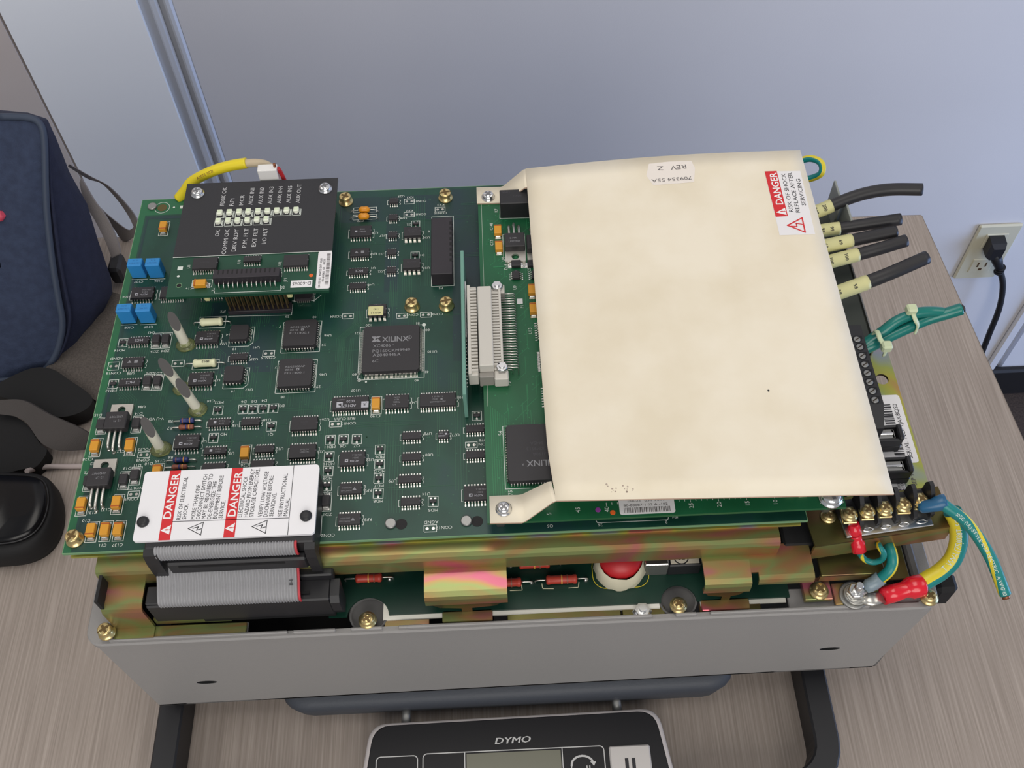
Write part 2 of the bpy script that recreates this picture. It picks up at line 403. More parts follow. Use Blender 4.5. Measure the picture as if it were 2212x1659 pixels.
for k in range(3): b.tube([(e[0] - .5, e[1], e[2] + 6 - k * 5), (e[0], e[1], e[2] + 3.6 - k * 5)], 7.6, 'black', 12)
b.build('strain_relief', t)
B().tube(cr([e, (1018.2, 848.0, -900.4), (1030.4, 842.0, -953.3), (1035.7, 836.0, -1020.2), (1040.5, 830.0, -1083.5), (1047.5, 824.0, -1155.4)]), 5, 'black', 10).build('cord', t)

# ------------------------------------------------------------------ navy bag
BAG_FRONT = [(-104.4, 299.7, -12.0), (-89.4, 299.4, -13.3), (-82.1, 297.7, -16.1), (-80.9, 292.2, -24.2), (-85.9, 276.5, -47.6), (-89.2, 265.6, -64.8), (-92.3, 251.5, -88.1), (-94.3, 239.0, -110.1), (-95.4, 231.2, -124.6), (-99.5, 224.9, -136.3), (-106.8, 218.6, -148.1), (-117.5, 213.6, -157.5), (-132.4, 210.0, -163.9), (-148.7, 208.3, -166.3)]
BAG_BACK = [(-122.6, 333.7, -35.1), (-105.7, 333.4, -37.7), (-95.0, 331.7, -41.7), (-92.1, 326.2, -54.3), (-86.0, 310.5, -69.3), (-79.0, 299.6, -87.8), (-76.4, 285.5, -108.9), (-73.6, 273.0, -132.9), (-73.4, 265.2, -139.5), (-87.3, 256.9, -158.0), (-97.7, 239.2, -158.0), (-107.9, 223.9, -158.0), (-121.9, 201.6, -158.0), (-141.3, 192.6, -158.0)]
t = thing('shoulder_bag', 'navy fabric bag with piped front panel and grey straps', 'bag', (-160, 260, -160))
fx = [Vector((p[0], p[1], max(p[2], -159))) for p in BAG_FRONT]; bx = [Vector(p) for p in BAG_BACK]
fx = fx + [fx[-1] + Vector((-150, -4, 0)), fx[0] + Vector((-150, -4, -2))]; bx = bx + [bx[-1] + Vector((-160, 0, 0)), bx[0] + Vector((-160, 0, -4))]
fc = sum(fx, Vector((0, 0, 0))) / len(fx); bc = sum(bx, Vector((0, 0, 0))) / len(bx); EYE = Vector((194, -196, 402)); nrm = Vector((.1, -.8, .6)).normalized()
rows = [[fc + (p - fc) * k + nrm * h for p in fx] for k, h in ((.02, 9), (.35, 8), (.7, 5), (.9, 2), (1, 0))]
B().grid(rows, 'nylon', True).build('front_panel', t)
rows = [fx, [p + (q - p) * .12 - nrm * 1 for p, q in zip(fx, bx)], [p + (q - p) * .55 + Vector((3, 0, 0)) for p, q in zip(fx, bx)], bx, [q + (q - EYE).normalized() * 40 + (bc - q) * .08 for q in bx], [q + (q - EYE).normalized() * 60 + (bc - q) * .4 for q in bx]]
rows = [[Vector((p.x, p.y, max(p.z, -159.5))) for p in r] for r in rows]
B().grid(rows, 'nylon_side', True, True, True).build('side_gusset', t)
B().tube(cr(fx[:14], 5), 2.2, 'piping', 8).build('piping', t)
B().tube(cr([p + (q - p) * .12 + Vector((1.5, -1, 1)) for p, q in zip(fx, bx)][:14], 5), 1.2, 'nylon_side', 6).build('seam_piping', t)
B().tube([(-119.1, 262.0, -59.3), (-115.0, 262.0, -57.9), (-112.4, 262.0, -56.4)], [3, 3.6, 2], 'pull_red', 10).build('zip_pull', t, label='pinkish red zip pull')
def band(name, e1, e2, mt, lab=None, th=1.6):
    a = cr(e1, 10); c = cr(e2, 10)
    d = [p + Vector((.3, .6, -.8)) * th for p in a]; e = [p + Vector((.3, .6, -.8)) * th for p in c]
    return B().grid([a, c, e, d, a], mt, smooth=False).build(name, t, label=lab)
band('strap', [(-94.5, 330.0, -80.1), (-86.7, 335.0, -96.9), (-81.0, 340.0, -110.4), (-77.9, 345.0, -129.3), (-74.0, 345.0, -146.3), (-71.7, 340.0, -156.7)],
     [(-95.9, 330.0, -82.2), (-89.6, 335.0, -98.7), (-84.0, 340.0, -109.1), (-81.4, 345.0, -129.1), (-78.7, 345.0, -146.0), (-76.0, 340.0, -158.2)], 'strap', 'grey webbing loop standing up behind the bag')
band('strap', [(-84.5, 318.0, -81.8), (-80.2, 312.0, -95.8), (-74.3, 306.0, -108.8), (-71.5, 300.0, -123.7), (-71.6, 296.0, -133.5)],
     [(-86.1, 316.0, -84.2), (-86.1, 310.0, -96.5), (-81.9, 304.0, -109.4), (-78.7, 298.0, -122.7), (-78.1, 294.0, -135.5)], 'strap', 'broad grey webbing strap down the bag side')
band('strap', [(-93.7, 338.0, -127.8), (-86.3, 335.0, -138.5), (-77.6, 333.0, -148.9), (-69.6, 332.0, -143.1)], [(-92.6, 336.0, -139.2), (-88.0, 334.0, -147.6), (-84.5, 332.0, -159.6), (-73.6, 330.0, -152.8)], 'strap')
band('strap', [(-134.6, 179.3, -140.0), (-114.6, 176.9, -138.0), (-94.2, 164.8, -138.0), (-76.5, 157.2, -142.0), (-70.3, 154.4, -146.0)],
     [(-134.6, 172.0, -144.0), (-114.7, 166.3, -144.0), (-100.7, 150.5, -148.0), (-89.3, 146.4, -152.0), (-76.4, 148.7, -156.0)], 'strap_dark', 'broad grey strap crossing the desk')
B().prism([(-115.0, 209.6), (-93.9, 197.2), (-72.2, 182.8), (-65.2, 229.0), (-68.5, 271.8), (-83.5, 277.8), (-98.4, 234.7)], -159, -152, 'mesh_grey').build('mesh_panel', t, label='grey open-weave mesh panel')
B().prism(soft([(-143.5, 194.1), (-122.3, 207.9), (-106.9, 207.9), (-92.6, 198.1), (-75.2, 184.0), (-76.4, 174.3), (-89.6, 168.9), (-106.9, 173.0), (-125.7, 183.0), (-142.5, 190.4)]), -158, -147, 'black_matt').build('flap', t, label='black lining flap')
q = (-77.1, 294.2, -144.0); B().box(q[0] - 5, q[1] - 8, -156, q[0] + 4, q[1] + 9, -140, 'black', 2).build('buckle', t, label='black plastic buckle')

# ------------------------------------------------------------------ black case and pale cord
t = thing('glasses_case', 'glossy black rounded case with a rimmed lid on the desk beside the bag', 'case', (-150, 110, -160))
o1 = [(-131.6, 128.0), (-110.6, 126.2), (-94.5, 124.2), (-85.9, 119.5), (-80.7, 109.2), (-78.4, 97.0), (-79.7, 84.5), (-85.6, 75.4), (-97.4, 70.2), (-116.6, 69.0)]
o1 = [tuple(v)[:2] for v in cr([(*p, 0) for p in o1], 5)]
cx = sum(p[0] for p in o1) / len(o1); cy = sum(p[1] for p in o1) / len(o1)
def ring(k, z): return [(cx + (x - cx) * k, cy + (y - cy) * k, z) for x, y in o1]
B().grid([ring(.93, -160), ring(1, -154), ring(1, -146), ring(.97, -141), ring(.88, -139)], 'black_matt', True, True, True).build('case_body', t)
B().grid([ring(.80, -139.2), ring(.78, -136), ring(.70, -134.6), ring(.3, -134)], 'black_gloss', True, True, True).build('lid', t)
B().tube([ring(.80, -137.5)[i] for i in range(len(o1))], .6, 'black', 6).build('rim', t)
for q in (((-93.2, 112.0, -137.0)), ((-91.6, 107.7, -137.0))): B().box(q[0] - 2, q[1] - 2, q[2] - 3, q[0] + 2, q[1] + 2, q[2] + 1.5, 'dull_metal', .5).build('hinge', t)
o = B().prism(soft([(-138.1, 175.6), (-117.9, 169.4), (-103.3, 152.3), (-96.9, 145.7), (-100.3, 135.3), (-106.8, 133.3), (-127.9, 134.3)]), -159.8, -150, 'black_soft').build('pouch', None, ((-122.2, 154.6, -160.0)))
tag(o, 'soft black pouch lying between the grey strap and the black case', 'pouch')
o = B().tube(cr([(-105.2, 130.0, -148.0), (-103.1, 136.1, -155.0), (-95.2, 138.1, -157.0), (-85.7, 138.2, -158.0), (-74.3, 138.0, -158.0), (-64.4, 138.1, -158.0)]), 1.7, 'cord_white', 10).build('pale_cord', None, ((-93.9, 139.8, -160.0)))
tag(o, 'pale thin cord running across the desk from the black case', 'cord')

# ------------------------------------------------------------------ postal scale
t = thing('postal_scale', 'postal scale with dark platform and black display console under the drive', 'scale', (190, 60, -160))
b = B(); rows = []
for z, q in ((-160, 14), (-156, 5), (-148, 2), (-134, 0), (-130, 1), (-128, 3.5), (-127.2, 8)):
    rows.append([(x, y, z) for x, y in rrect(69 + q, -31.5 + q, 309 - q, 205 - q, 14)])
rows = [[(x, y, z + (0 if z < -150 else (x - 190) * .0256 * (z + 160) / 33)) for x, y, z in r] for r in rows]
b.grid(rows, 'scale_grey', True, True, True).build('platform', t)
for p in (((134.5, -33.6, -146.0)), ((246.9, -31.4, -146.0))): B().tube([(p[0], p[1] - 5, p[2]), (p[0], p[1] + 8, p[2])], 2.6, 'dull_metal', 12).build('connecting_peg', t)
con = [(116.0, -37.6), (267.9, -36.0), (284, -150), (101, -150)]
def conring(k, z, sh=0):
    P = [Vector(p) for p in con]; c = sum(P, Vector((0, 0))) / 4; out = []
    Q = [c + (p - c) * (1 - k / 75) for p in P]
    for i in range(4):
        a, p, d = Q[i - 1], Q[i], Q[(i + 1) % 4]; u = (a - p).normalized(); w = (d - p).normalized()
        s0, s1 = p + u * 9, p + w * 9
        for j in range(6):
            f = j / 5; out.append((*(s0 * (1 - f) ** 2 + p * 2 * f * (1 - f) + s1 * f * f), z))
    return out
c = B().grid([conring(4, -151), conring(0, -149), conring(0, -142), conring(.6, -140.4), conring(2.2, -140.1)], 'scale_rim', True, True, True).build('console', t, label='black display console with silver rim')
B().grid([conring(2.1, -142), conring(2.2, -140.0), conring(2.6, -139.9)], 'console_black', True, False, True).build('face_plate', c)
Zc = -139.8
b = B()
q = (190.8, -49.5, -139.8); 
for dx in (0, .14, .28):
    text(b, 'DYMO', q[0] + dx, q[1], q[2] + dx * .03, 3.2, 'console_lines', 0, 0, 1.4, M=Matrix(((1, .28, 0, -.28 * q[1]), (.012, 1, 0, -.012 * q[0]), (0, 0, 1, 0), (0, 0, 0, 1))))
def rr(x0, y0, x1, y1): b.lines(rrect(x0, y0, x1, y1, 2.2, 4), .5, Zc, 'console_lines', True)
k0 = (120.0, -54.7); k1 = (141.3, -55.1); rr(k0[0], k0[1] - 34, k1[0], k1[1])
k0 = (144.1, -54.9); k1 = (237.4, -54.9); rr(k0[0], k0[1] - 34, k1[0], k1[1] + .4)
for q in (((165.6, -54.9, -139.8)), ((215.9, -55.0, -139.8))): b.line(q[0], q[1], q[0], q[1] - 33.5, .5, Zc, 'console_lines')
q = ((155.1, -63.8, -139.8)); text(b, '0.0', q[0], q[1] - .6, Zc, 4.6, 'console_lines')
q = ((225.9, -65.9, -139.8)); text(b, 'kg lb', q[0], q[1] - .2, Zc, 4.4, 'console_lines', w=12)
pts = [(q[0] + 5.6 * math.cos(a), q[1] + 2.4 + 4.4 * math.sin(a)) for a in [PI * (1 - i / 12) for i in range(12)]]
b.lines(pts, 1, Zc, 'console_lines'); b.flat([(q[0] + 4, q[1] + 3.8), (q[0] + 7, q[1] + 3.8), (q[0] + 5.8, q[1] + 1.6)], Zc, 'console_lines')
b.build('printed_text', c, kind='stuff')
q = ((166.1, -55.1, -139.8)); q2 = ((215.5, -55.3, -139.8)); B().box(q[0] + .4, q[1] - 33, -140.2, q2[0] - .4, q2[1] - .2, -139.7, 'lcd').build('screen', c)
q = ((240.0, -54.9, -139.0)); q2 = ((261.1, -55.1, -139.0)); s = B().box(q[0], q[1] - 34, -140.4, q2[0], q2[1], -138.6, 'key_silver', .7).build('key', c, label='silver hold key')
q = ((250.2, -64.2, -138.6)); b = B()
for dx in (-2.6, 0.9): b.rect(q[0] + dx, q[1] - 5, q[0] + dx + 1.8, q[1] + 2.6, -138.52, 'ink')
b.build('marking', t, kind='stuff')

for x in (122, 262):
    for y in (-46, -140): B().lathe(x, y, [(5, -160), (5, -151)], 'black_matt', 14).build('foot', t)
# ------------------------------------------------------------------ black bar frame at both sides of the console
def bend(cx, cy, r, a0, a1, n=6): return [(cx + r * math.cos(math.radians(a0 + (a1 - a0) * i / n)), cy + r * math.sin(math.radians(a0 + (a1 - a0) * i / n))) for i in range(n + 1)]
pth = [(9, 30), (10, -20)] + bend(32, -64, 22, 180, 270) + [(84, -84.5), (98, -83.6), (180, -81), (262, -78.6), (284, -78)] + bend(331, -56, 22, 270, 360) + [(353, 0), (353, 30)]
rows = []
for i, p in enumerate(pth):
    a = Vector(pth[max(i - 1, 0)]); d = (Vector(pth[min(i + 1, len(pth) - 1)]) - a).normalized(); n = Vector((d.y, -d.x)); P = Vector(p)
    inn = P - n * 6.5; out = P + n * 6.5; zt_ = -153 if 90 < p[0] < 275 else -139
    rows.append([(inn.x, inn.y, -159.5), (inn.x, inn.y, zt_ - 1), (inn.x + n.x, inn.y + n.y, zt_), (out.x - n.x, out.y - n.y, zt_), (out.x, out.y, zt_ - 1), (out.x, out.y, -159.5)])
o = B().grid(rows, 'black', True, False, True).build('bar_frame', None, (180, -60, -160))
tag(o, 'black bar frame on the desk curving in under the scale console', 'frame')

# ================================================================== drive chassis: grey tray and chromated brackets
t = CH = thing('drive_chassis', 'open grey metal motor drive chassis with gold brackets standing on the scale', 'drive', (195, 95, -127))
X0, X1, Y0, Y1, ZB, ZT = 5.0, 384.6, -25.8, 216.0, -127.0, -40.0
hl = (39.4, -25.8, -96.2); hr = (352.6, -25.8, -93.7)
b = B(); cuts = [X0, hl[0] - 20, hl[0] + 20, hr[0] - 20, hr[0] + 20, X1]; hz = ZT - 4 - ZB
for i, (u, v) in enumerate(zip(cuts, cuts[1:])):
    h = hl if i == 1 else hr if i == 3 else None
    if h: b.holed((u, Y0, ZB), (1, 0, 0), (0, 0, 1), v - u, hz, h[0] - u, h[2] - ZB, 5.2, 2.0, 1.6, 'tray', 'tray_black')
    else: b.box(u, Y0, ZB, v, Y0 + 1.6, ZB + hz, 'tray')
b.box(X0, Y0 + 1.6, ZB, X0 + 1.6, Y1, ZB + hz, 'tray').box(X1 - 1.6, Y0 + 1.6, ZB, X1, Y1, ZB + hz, 'tray').box(X0, Y1 - 1.6, ZB, X1, Y1, ZB + hz, 'tray')
b.box(X0, Y0, ZB - .1, X1, Y1, ZB + 1.4, 'tray'); 
def draft(v):
    k = max(0, min(1, (ZT - 4 - v[2]) / hz)); f = (v[0] - X0) / (X1 - X0)
    return (v[0] + k * (1.6 + f * -7.6), v[1], v[2] + k * (-4.4 + f * 9.7))
b.v = [draft(v) for v in b.v]
b.build('tray', t)
rows = []
for q, z in ((4.6, ZT - 5), (-.7, ZT - 5), (-.9, ZT - 1), (-.2, ZT), (5.5, ZT), (6, ZT - .8), (6, ZT - 2)):
    rows.append([(x, y, z) for x, y in rrect(X0 - 4.2 + q * (1 if q < 2 else 1.7), Y0 + min(q, 2.0), X1 + 2.6 - q * (1 if q < 2 else 1.5), Y1 - q, max(7 - q, 1.5))])
B().grid(rows, 'tray', True, False).build('rim', t)
b = B()
for p, q in ((((11.6, -27.0)), ((91.9, -26.5))), (((94.4, -26.4)), ((113.5, -26.2))), (((120.4, -26.3)), ((134.7, -26.4))), (((141.8, -26.3)), ((256.5, -26.1))), (((267.0, -25.7)), ((276.6, -25.7))), (((282.7, -25.5)), ((355.1, -25.3)))):
    B().box(p[0], Y0 + .2, ZT - 1, q[0], Y0 + 1.6, ZT + 2.2, 'tray', .4).build('rim_lip', t)
B().box(6.7, -24, -120, 7.7, 205, -41, 'tray_black').build('side_shade', t)  # black sheet over the grey inner wall, painting its shade
B().box(8, -24, -126, 382, 205, -125.4, 'tray_black').build('floor_shade', t)  # black sheet painting the shade on the grey tray floor
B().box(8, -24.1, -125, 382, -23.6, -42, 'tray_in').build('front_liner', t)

def screw_mesh(kind):
    m = 'screw_gold' if kind.startswith('gold') else 'bright_metal'
    b = B()
    if kind == 'gold_hex':
        b.lathe(0, 0, [(3.9, 0), (4.0, .5), (3.8, 1), (3.2, 1.15), (3.2, 4.2), (2.95, 4.7), (2.3, 4.9)], m, 18); top = 4.92; r = 2.1
        b.box(-3.1, -.35, 4.2, -2.0, .35, 4.93, 'slot_gold').box(2.0, -.35, 4.2, 3.1, .35, 4.93, 'slot_gold')
    elif kind == 'gold_pan': b.lathe(0, 0, [(3.6, 0), (3.6, .8), (2.9, .9), (2.9, 1.8), (2.3, 2.6), (1.2, 2.9)], m, 18); top = 2.93; r = 1.8
    elif kind == 'silver_pan': b.lathe(0, 0, [(3.4, 0), (3.4, .6), (2.9, .7), (2.9, 1.7), (2.3, 2.5), (1.2, 2.8)], m, 18); top = 2.83; r = 1.7
    o = b.build('screw_proto', None, (0, 0, 0))
    b = B(); w = r * .3; sm_ = 'slot_gold' if kind.startswith('gold') else 'slot_silver'
    b.prism([(-r, -w), (-w, -w), (-w, -r), (w, -r), (w, -w), (r, -w), (r, w), (w, w), (w, r), (-w, r), (-w, w), (-r, w)], top - .9, top + .02, sm_)
    c = b.build('cross_slot', o); return o
SCREWS = {k: screw_mesh(k) for k in ('gold_hex', 'gold_pan', 'silver_pan')}
def screw(kind, par, x, y, z, rot=.3, s=1.0, tilt=None, name='screw'):
    o = inst(SCREWS[kind], name, par, (x, y, z), rot)
    if s != 1: o.scale = (s, s, s)
    if tilt: o.rotation_euler = tilt
    return o

# deck plate under the main board, front rail, brackets
B().box(1.5, 1.0, -7.2, 322, 205, -5.6, 'plate_iridescent').build('deck_plate', t)
for x in (12, 100, 200, 300):
    for y in (14, 195): B().lathe(x, y, [(2.5, -5.6), (2.5, -1.6)], 'dull_metal', 10).build('standoff', t)
ra = (12.9, -5.6)[0]; rb = (312.1, -10.1)[0]
B().strip([(8, -8), (-4.2, -8), (-5.2, -8.5), (-5.7, -9.5), (-5.7, -19)], ra, rb, 'chromate').build('front_rail', t)
la = (14.3, -8.0)[0]; lb = (32.0, -16.0)[0]
B().strip([(-2, -18), (-17.2, -18), (-18.4, -18.5), (-19, -19.8), (-19, -37.5), (-20, -38.5), (-25, -38.6)], la, lb, 'chromate').build('end_bracket', t)
fa = (7.0, -24.6)[0]; fb = (73.1, -26.7)[0]
B().box(la, -24.6, -40, fb, -19, -38.6, 'chromate', .4).build('bracket_flange', t)
B().box(lb, -18.2, -39, lb + 34, -17, -33.6, 'chromate').build('bracket_skirt', t)
B().box(la, -19, -37, la + 1.4, -4, -9, 'tray_black').build('bracket_gusset', t)
def tabbed(xa_, xb_, na, nb):                                   # a step-down tab with a tapering tongue
    b = B().strip([(-4, -19), (-9, -18.8), (-17.2, -19.4), (-18.6, -20.2), (-19, -21.5), (-19, -27)], xa_, xb_, 'chromate')
    d = (xb_ - xa_)
    pts = [(xa_, -27), (xa_ + d * .16, -33), (na, -34.5), (na, -40), (nb, -40), (nb, -34.5), (xb_ - d * .16, -33), (xb_, -27)]
    b.prism(pts, 0, 1.2, 'chromate_dark', Matrix(((1, 0, 0, 0), (0, 0, 1, -19), (0, 1, 0, 0), (0, 0, 0, 1))))
    b.box(na - 9, -23.5, -40.2, nb + 9, -17.9, -39, 'chromate', .4)
    return b
ta = (155.1, -15.3)[0]; tb = (191.6, -15.6)[0]; tn = (170.6, -19.0)[0]; tm = (175.4, -19.0)[0]
tabbed(ta, tb, tn, tm).build('rail_tab', t)
ta = (278.6, -13.3)[0]; tb = (299.4, -18.3)[0]; tn = (288.4, -19.0)[0]; tm = (292.3, -19.0)[0]
tabbed(ta, tb, tn, tm).build('rail_tab', t)
tc = (302.5, -17.7)[0]; td = (327.1, -19.7)[0]
B().strip([(-2, -19), (-16.6, -19), (-17.6, -19.5), (-18, -20.5), (-18, -22.5)], tc, td, 'chromate').build('rail_tab', t)
B().strip([(-2, -19), (-15.2, -19)], tb, tc, 'chromate').build('tab_bridge', t)
for p, q in ((((135.0, -21.6)), ((155.8, -22.6))), (((190.9, -22.8)), ((242.8, -24.6))), (((243.3, -23.2)), ((262.9, -23.4))), (((278.5, -20.8)), ((306.7, -22.2)))):
    B().box(p[0], -24, -42, q[0], -19.4, -40.8, 'chromate_dark', .4).build('ledge_strip', t)
B().box((319.4, -18.9)[0], -24, -43, 386, -14, -41, 'tray', .4).build('rim_shelf', t)
B().box(X0 - 2, -24, -43, fb, -18, -41, 'tray', .4).build('rim_shelf', t)
# screws along the front of the rim
for q, k, s in (((11.4, -22.3, -36.0), 'gold_hex', 1.0), ((127.9, -21.3, -38.5), 'gold_pan', 1.15), ((268.8, -20.8, -38.5), 'gold_pan', 1.1), ((332.8, -17.9, -36.0), 'gold_pan', 1.2), ((382.2, -22.6, -38.0), 'gold_pan', 1.15)):
    screw(k, t, *q, .6, s)
q = (252.4, -21.9, -40.6)
B().lathe(q[0], q[1], [(4.6, q[2] - 1), (4.6, q[2]), (3.4, q[2] + .1), (3.4, q[2] + 2.6)], 'bright_metal', 6).lathe(q[0], q[1], [(1.7, q[2]), (1.7, q[2] + 4.4)], 'bright_metal', 12).build('nut', t)
# cups in the two half-round cut-outs
for q in ((127.9, -19.7, -38.0), (269.3, -19.2, -38.0)):
    B().lathe(q[0], q[1] + 2.5, [(9, q[2] - 6), (9, q[2] - 2.5), (8, q[2] - 2.5), (8, q[2] - 5)], 'tray_in', 20).build('screw_cup', t)

# right-hand corner: terminal bracket, black opening, lower plates
A_ = Vector((327.5, -7.7)); B_ = Vector((391, -.7)); up = Vector((-.11, 1)).normalized()
tp = [A_, B_, B_ + up * 20, A_ + up * 22]
b = B().prism([tuple(p) for p in tp], -11.2, -10, 'chromate_dark')  # bracket top in darker chromate, its dark reflection put into the colour
fr = [(A_.x, A_.y), (B_.x, B_.y), (B_.x, B_.y + 1.2), (A_.x, A_.y + 1.2)]
b.prism(fr, -23.5, -11.2, 'chromate'); b.build('terminal_bracket', t)
q = (336.0, 6.2, -10.0); screw('gold_pan', t, q[0], q[1], -10, .2, .95)
q0 = (314.9, 3.5, -12.0); q1 = (331.1, -1.6, -22.0)
B().box(q0[0] + 1, q1[1] - 2, -36, q1[0] + 2, q0[1] + 14, -17, 'black_matt', 1).build('opening_shade', t)  # black box put in the gap as the shade of its interior
B().box((332.9, -6.7)[0], (331.4, -14.0)[1], -29.4, (362.0, -8.1)[0], 2, -28, 'chromate_dark', .3).box((332.9, -6.7)[0], (331.4, -14.0)[1], -34, (362.0, -8.1)[0], (331.4, -14.0)[1] + 1.2, -29.4, 'chromate').build('lower_plate', t)
B().box((364.3, -5.5)[0], (367.8, -14.7)[1], -35.2, (374.8, -14.3)[0], 10, -34, 'chromate_dark', .3).build('lower_plate', t)
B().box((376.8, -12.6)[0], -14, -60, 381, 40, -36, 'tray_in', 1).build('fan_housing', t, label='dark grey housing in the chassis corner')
q = (326.0, -21.6, -38.0); q2 = (338.8, -16.9, -38.0)
B().box(q[0], q[1], -39.6, q2[0], q2[1] + 6, -36.6, 'chromate', .3).build('corner_tab', t)
q = (339.7, -23.4, -38.0); q2 = (363.5, -16.5, -38.0)
B().box(q[0], q[1] - .5, -39.6, q2[0], q2[1] + 3, -38, 'chromate', .3).build('ground_plate', t)
q = (348.5, -20.1, -36.0)
B().lathe(q[0], q[1], [(6.6, -38), (6.6, -37), (6, -36.8)], 'dull_metal', 22).lathe(q[0], q[1], [(5, -36.8), (5, -35.4), (4.4, -35.2)], 'dull_metal', 22).build('washer', t)
B().lathe(q[0], q[1], [(3.9, -34.6), (3.9, -31.6), (3.4, -31.2)], 'bright_metal', 6).build('nut', t)
B().lathe(q[0], q[1], [(1.9, -35), (1.9, -26.4), (1.5, -25.8)], 'bright_metal', 14).build('ground_stud', t)
# right flange plate with its labels
px0 = (385.2, 106.1)[0]; sx = (390.2, 107.3); ex = (390.4, 23.9)
PX1 = 391.5; PZ = -24
hq = (384.4, 88.2, -24.0)
b = B().holed((352, hq[1] - 8, PZ), (1, 0, 0), (0, 1, 0), PX1 - 352, 16, hq[0] - 352, 8, 3.2, 3.2, 1.4, 'plate_iridescent', 'slot_dark')
b.box(352, hq[1] + 8, PZ - 1.4, PX1, sx[1], PZ, 'plate_iridescent').box(352, ex[1] - 9, PZ - 1.4, PX1, hq[1] - 8, PZ, 'plate_iridescent')
pl = b.build('flange_plate', t)
l0 = (391.3, 78.5, -24.0); l1 = (390.0, 39.5, -24.0)
b = B().flat(rrect(358, l1[1], l1[0] + .3, l0[1], 1.6), PZ + .1, 'label_white')
xx = (390.6, 56.3); text(b, 'SERIAL  NO. 1JAK8QS0', l1[0] - 3.2, (l0[1] + l1[1]) / 2 - 1.5, PZ + .2, 2.1, 'ink', 90, w=(l0[1] - l1[1]) * .80)
random.seed(3); y = l1[1] + 3
while y < l0[1] - 6:
    w = random.choice((.3, .3, .6, .9)); b.rect(l1[0] - 10.4, y, l1[0] - 5.4, y + w, PZ + .2, 'ink'); y += w + random.choice((.3, .4, .7))
xx = (378.3, 65.7); text(b, '-Bra', *xx, PZ + .2, 2.2, 'ink', 90, .01)
b.build('printed_label', pl, kind='stuff')
l2 = (380.3, 25.7, -24.0); l3 = (381.0, 34.2, -24.0)
b = B().rect(352, l2[1], l2[0], l3[1] + 4, PZ + .1, 'label_white')
for s_, q in (('REFER TO USER', (377.5, 30.7)), ('INSTALLATION', (379.2, 30.3))): text(b, s_, *q, PZ + .2, 1.3, 'ink', 90, .01, w=11)
q = (385.5, 31.3, -24.0); text(b, 'SEP 98', q[0] - .5, q[1], PZ + .2, 2, 'ink_grey', 90)
b.build('printed_label', pl, kind='stuff')
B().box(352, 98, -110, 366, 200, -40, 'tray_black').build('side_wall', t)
B().box(355, 99, -34, 379.4, 196, -10, 'entry_dark', 1).build('cable_entry', t)
B().box(379.5, 99, -34, 380.2, 196, -9.6, 'dull_metal').build('entry_edge', t)
q = (395.0, -13.8, -45.0)
B().box(q[0] - 5, q[1] - 4, -60, q[0] + 5, q[1] + 6, -43, 'black_matt', 2).build('rubber_plug', t, label='black rubber plug on the chassis corner')

# ================================================================== lower power board inside the tray
t = PB = thing('power_board', 'dark green lower circuit board inside the chassis behind the gold tabs', 'circuit board', (190, 40, -41))
yb = (213.8, -18.7)[1]
cl = (127.8, -19.3, -39.0); crr = (269.5, -18.8, -39.0)
def arc(cx, cy, r, ya):
    n = 14; a0 = math.asin(max(-1, min(1, (ya - cy) / r)))
    return [(cx - r * math.cos(a0 + (PI - 2 * a0) * i / n), cy + r * math.sin(a0 + (PI - 2 * a0) * i / n)) for i in range(n + 1)]
rl = 9.6; rr_ = 8.2
out = [(110, yb)] + arc(cl[0], cl[1], rl, yb) + arc(crr[0], crr[1], rr_, yb) + [((320.1, -17.3)[0], yb), ((320.1, -17.3)[0], 120), (110, 120)]
B().prism(out, -40.2, -39, 'pcb_low').build('circuit_board', t)
xs = [(134.6, -17.7)[0] + i * 6 for i in range(int(((262.1, -17.3)[0] - (134.6, -17.7)[0]) / 6) + 1)]
rows = [[(x, yy, -41.1 + zz + .25 * math.sin(x * .05)) for x in xs] for yy, zz in ((60, 0), (60, .8), (yb - 1.5, .8), (yb - 2.2, .2), (yb - 1.5, 0), (60, 0))]
B().grid(rows, 'sheet_white').build('insulating_sheet', t, label='white insulating sheet under the board')
q = (279.2, -17.8, -42.0); B().box(q[0], yb - 2, -41.2, (318.3, -17.6)[0], 20, -40.3, 'sheet_white').build('insulating_sheet', t)
def axial(par, name, cx, cy, cz, L, r, body, bands=(), lead=5, dirx=1, drop=None, z0=None):
    prof = [(-L / 2, r * .75), (-L / 2 + .5, r), (-L / 2 + 1.6, r), (-L / 2 + 2.0, r * .9), (L / 2 - 2.0, r * .9), (L / 2 - 1.6, r), (L / 2 - .5, r), (L / 2, r * .75)]
    b = B().tube([(cx + u, cy, cz) for u, _ in prof], [w for _, w in prof], body, 14)
    for u, w, m in bands: b.tube([(cx + u - w / 2, cy, cz), (cx + u + w / 2, cy, cz)], r * 1.02, m, 14, cap=False)
    o = b.build(name, par)
    z0 = (cz - r) if z0 is None else z0
    for sg in (-1, 1):
        B().tube(cr([(cx + sg * L / 2, cy, cz), (cx + sg * (L / 2 + lead * .7), cy, cz), (cx + sg * (L / 2 + lead), cy, cz - r * .3), (cx + sg * (L / 2 + lead), cy, z0)], 4), .35, 'tin', 6).build('lead', o)
    return o
for c_, n_ in ((((216.7, -6.3, -36.6)), 14.2), (((191.0, -6.7, -36.6)), 14.2), (((204.6, 1.9, -36.6)), 14.2), (((127.8, -1.3, -36.6)), 12), (((138.0, 4.3, -36.6)), 12)):
    axial(t, 'power_resistor', *c_, n_, 2.2, 'resist_red', [(0, .6, 'band_gold'), (2.6, .6, 'resist_brown')], 5, z0=-39)
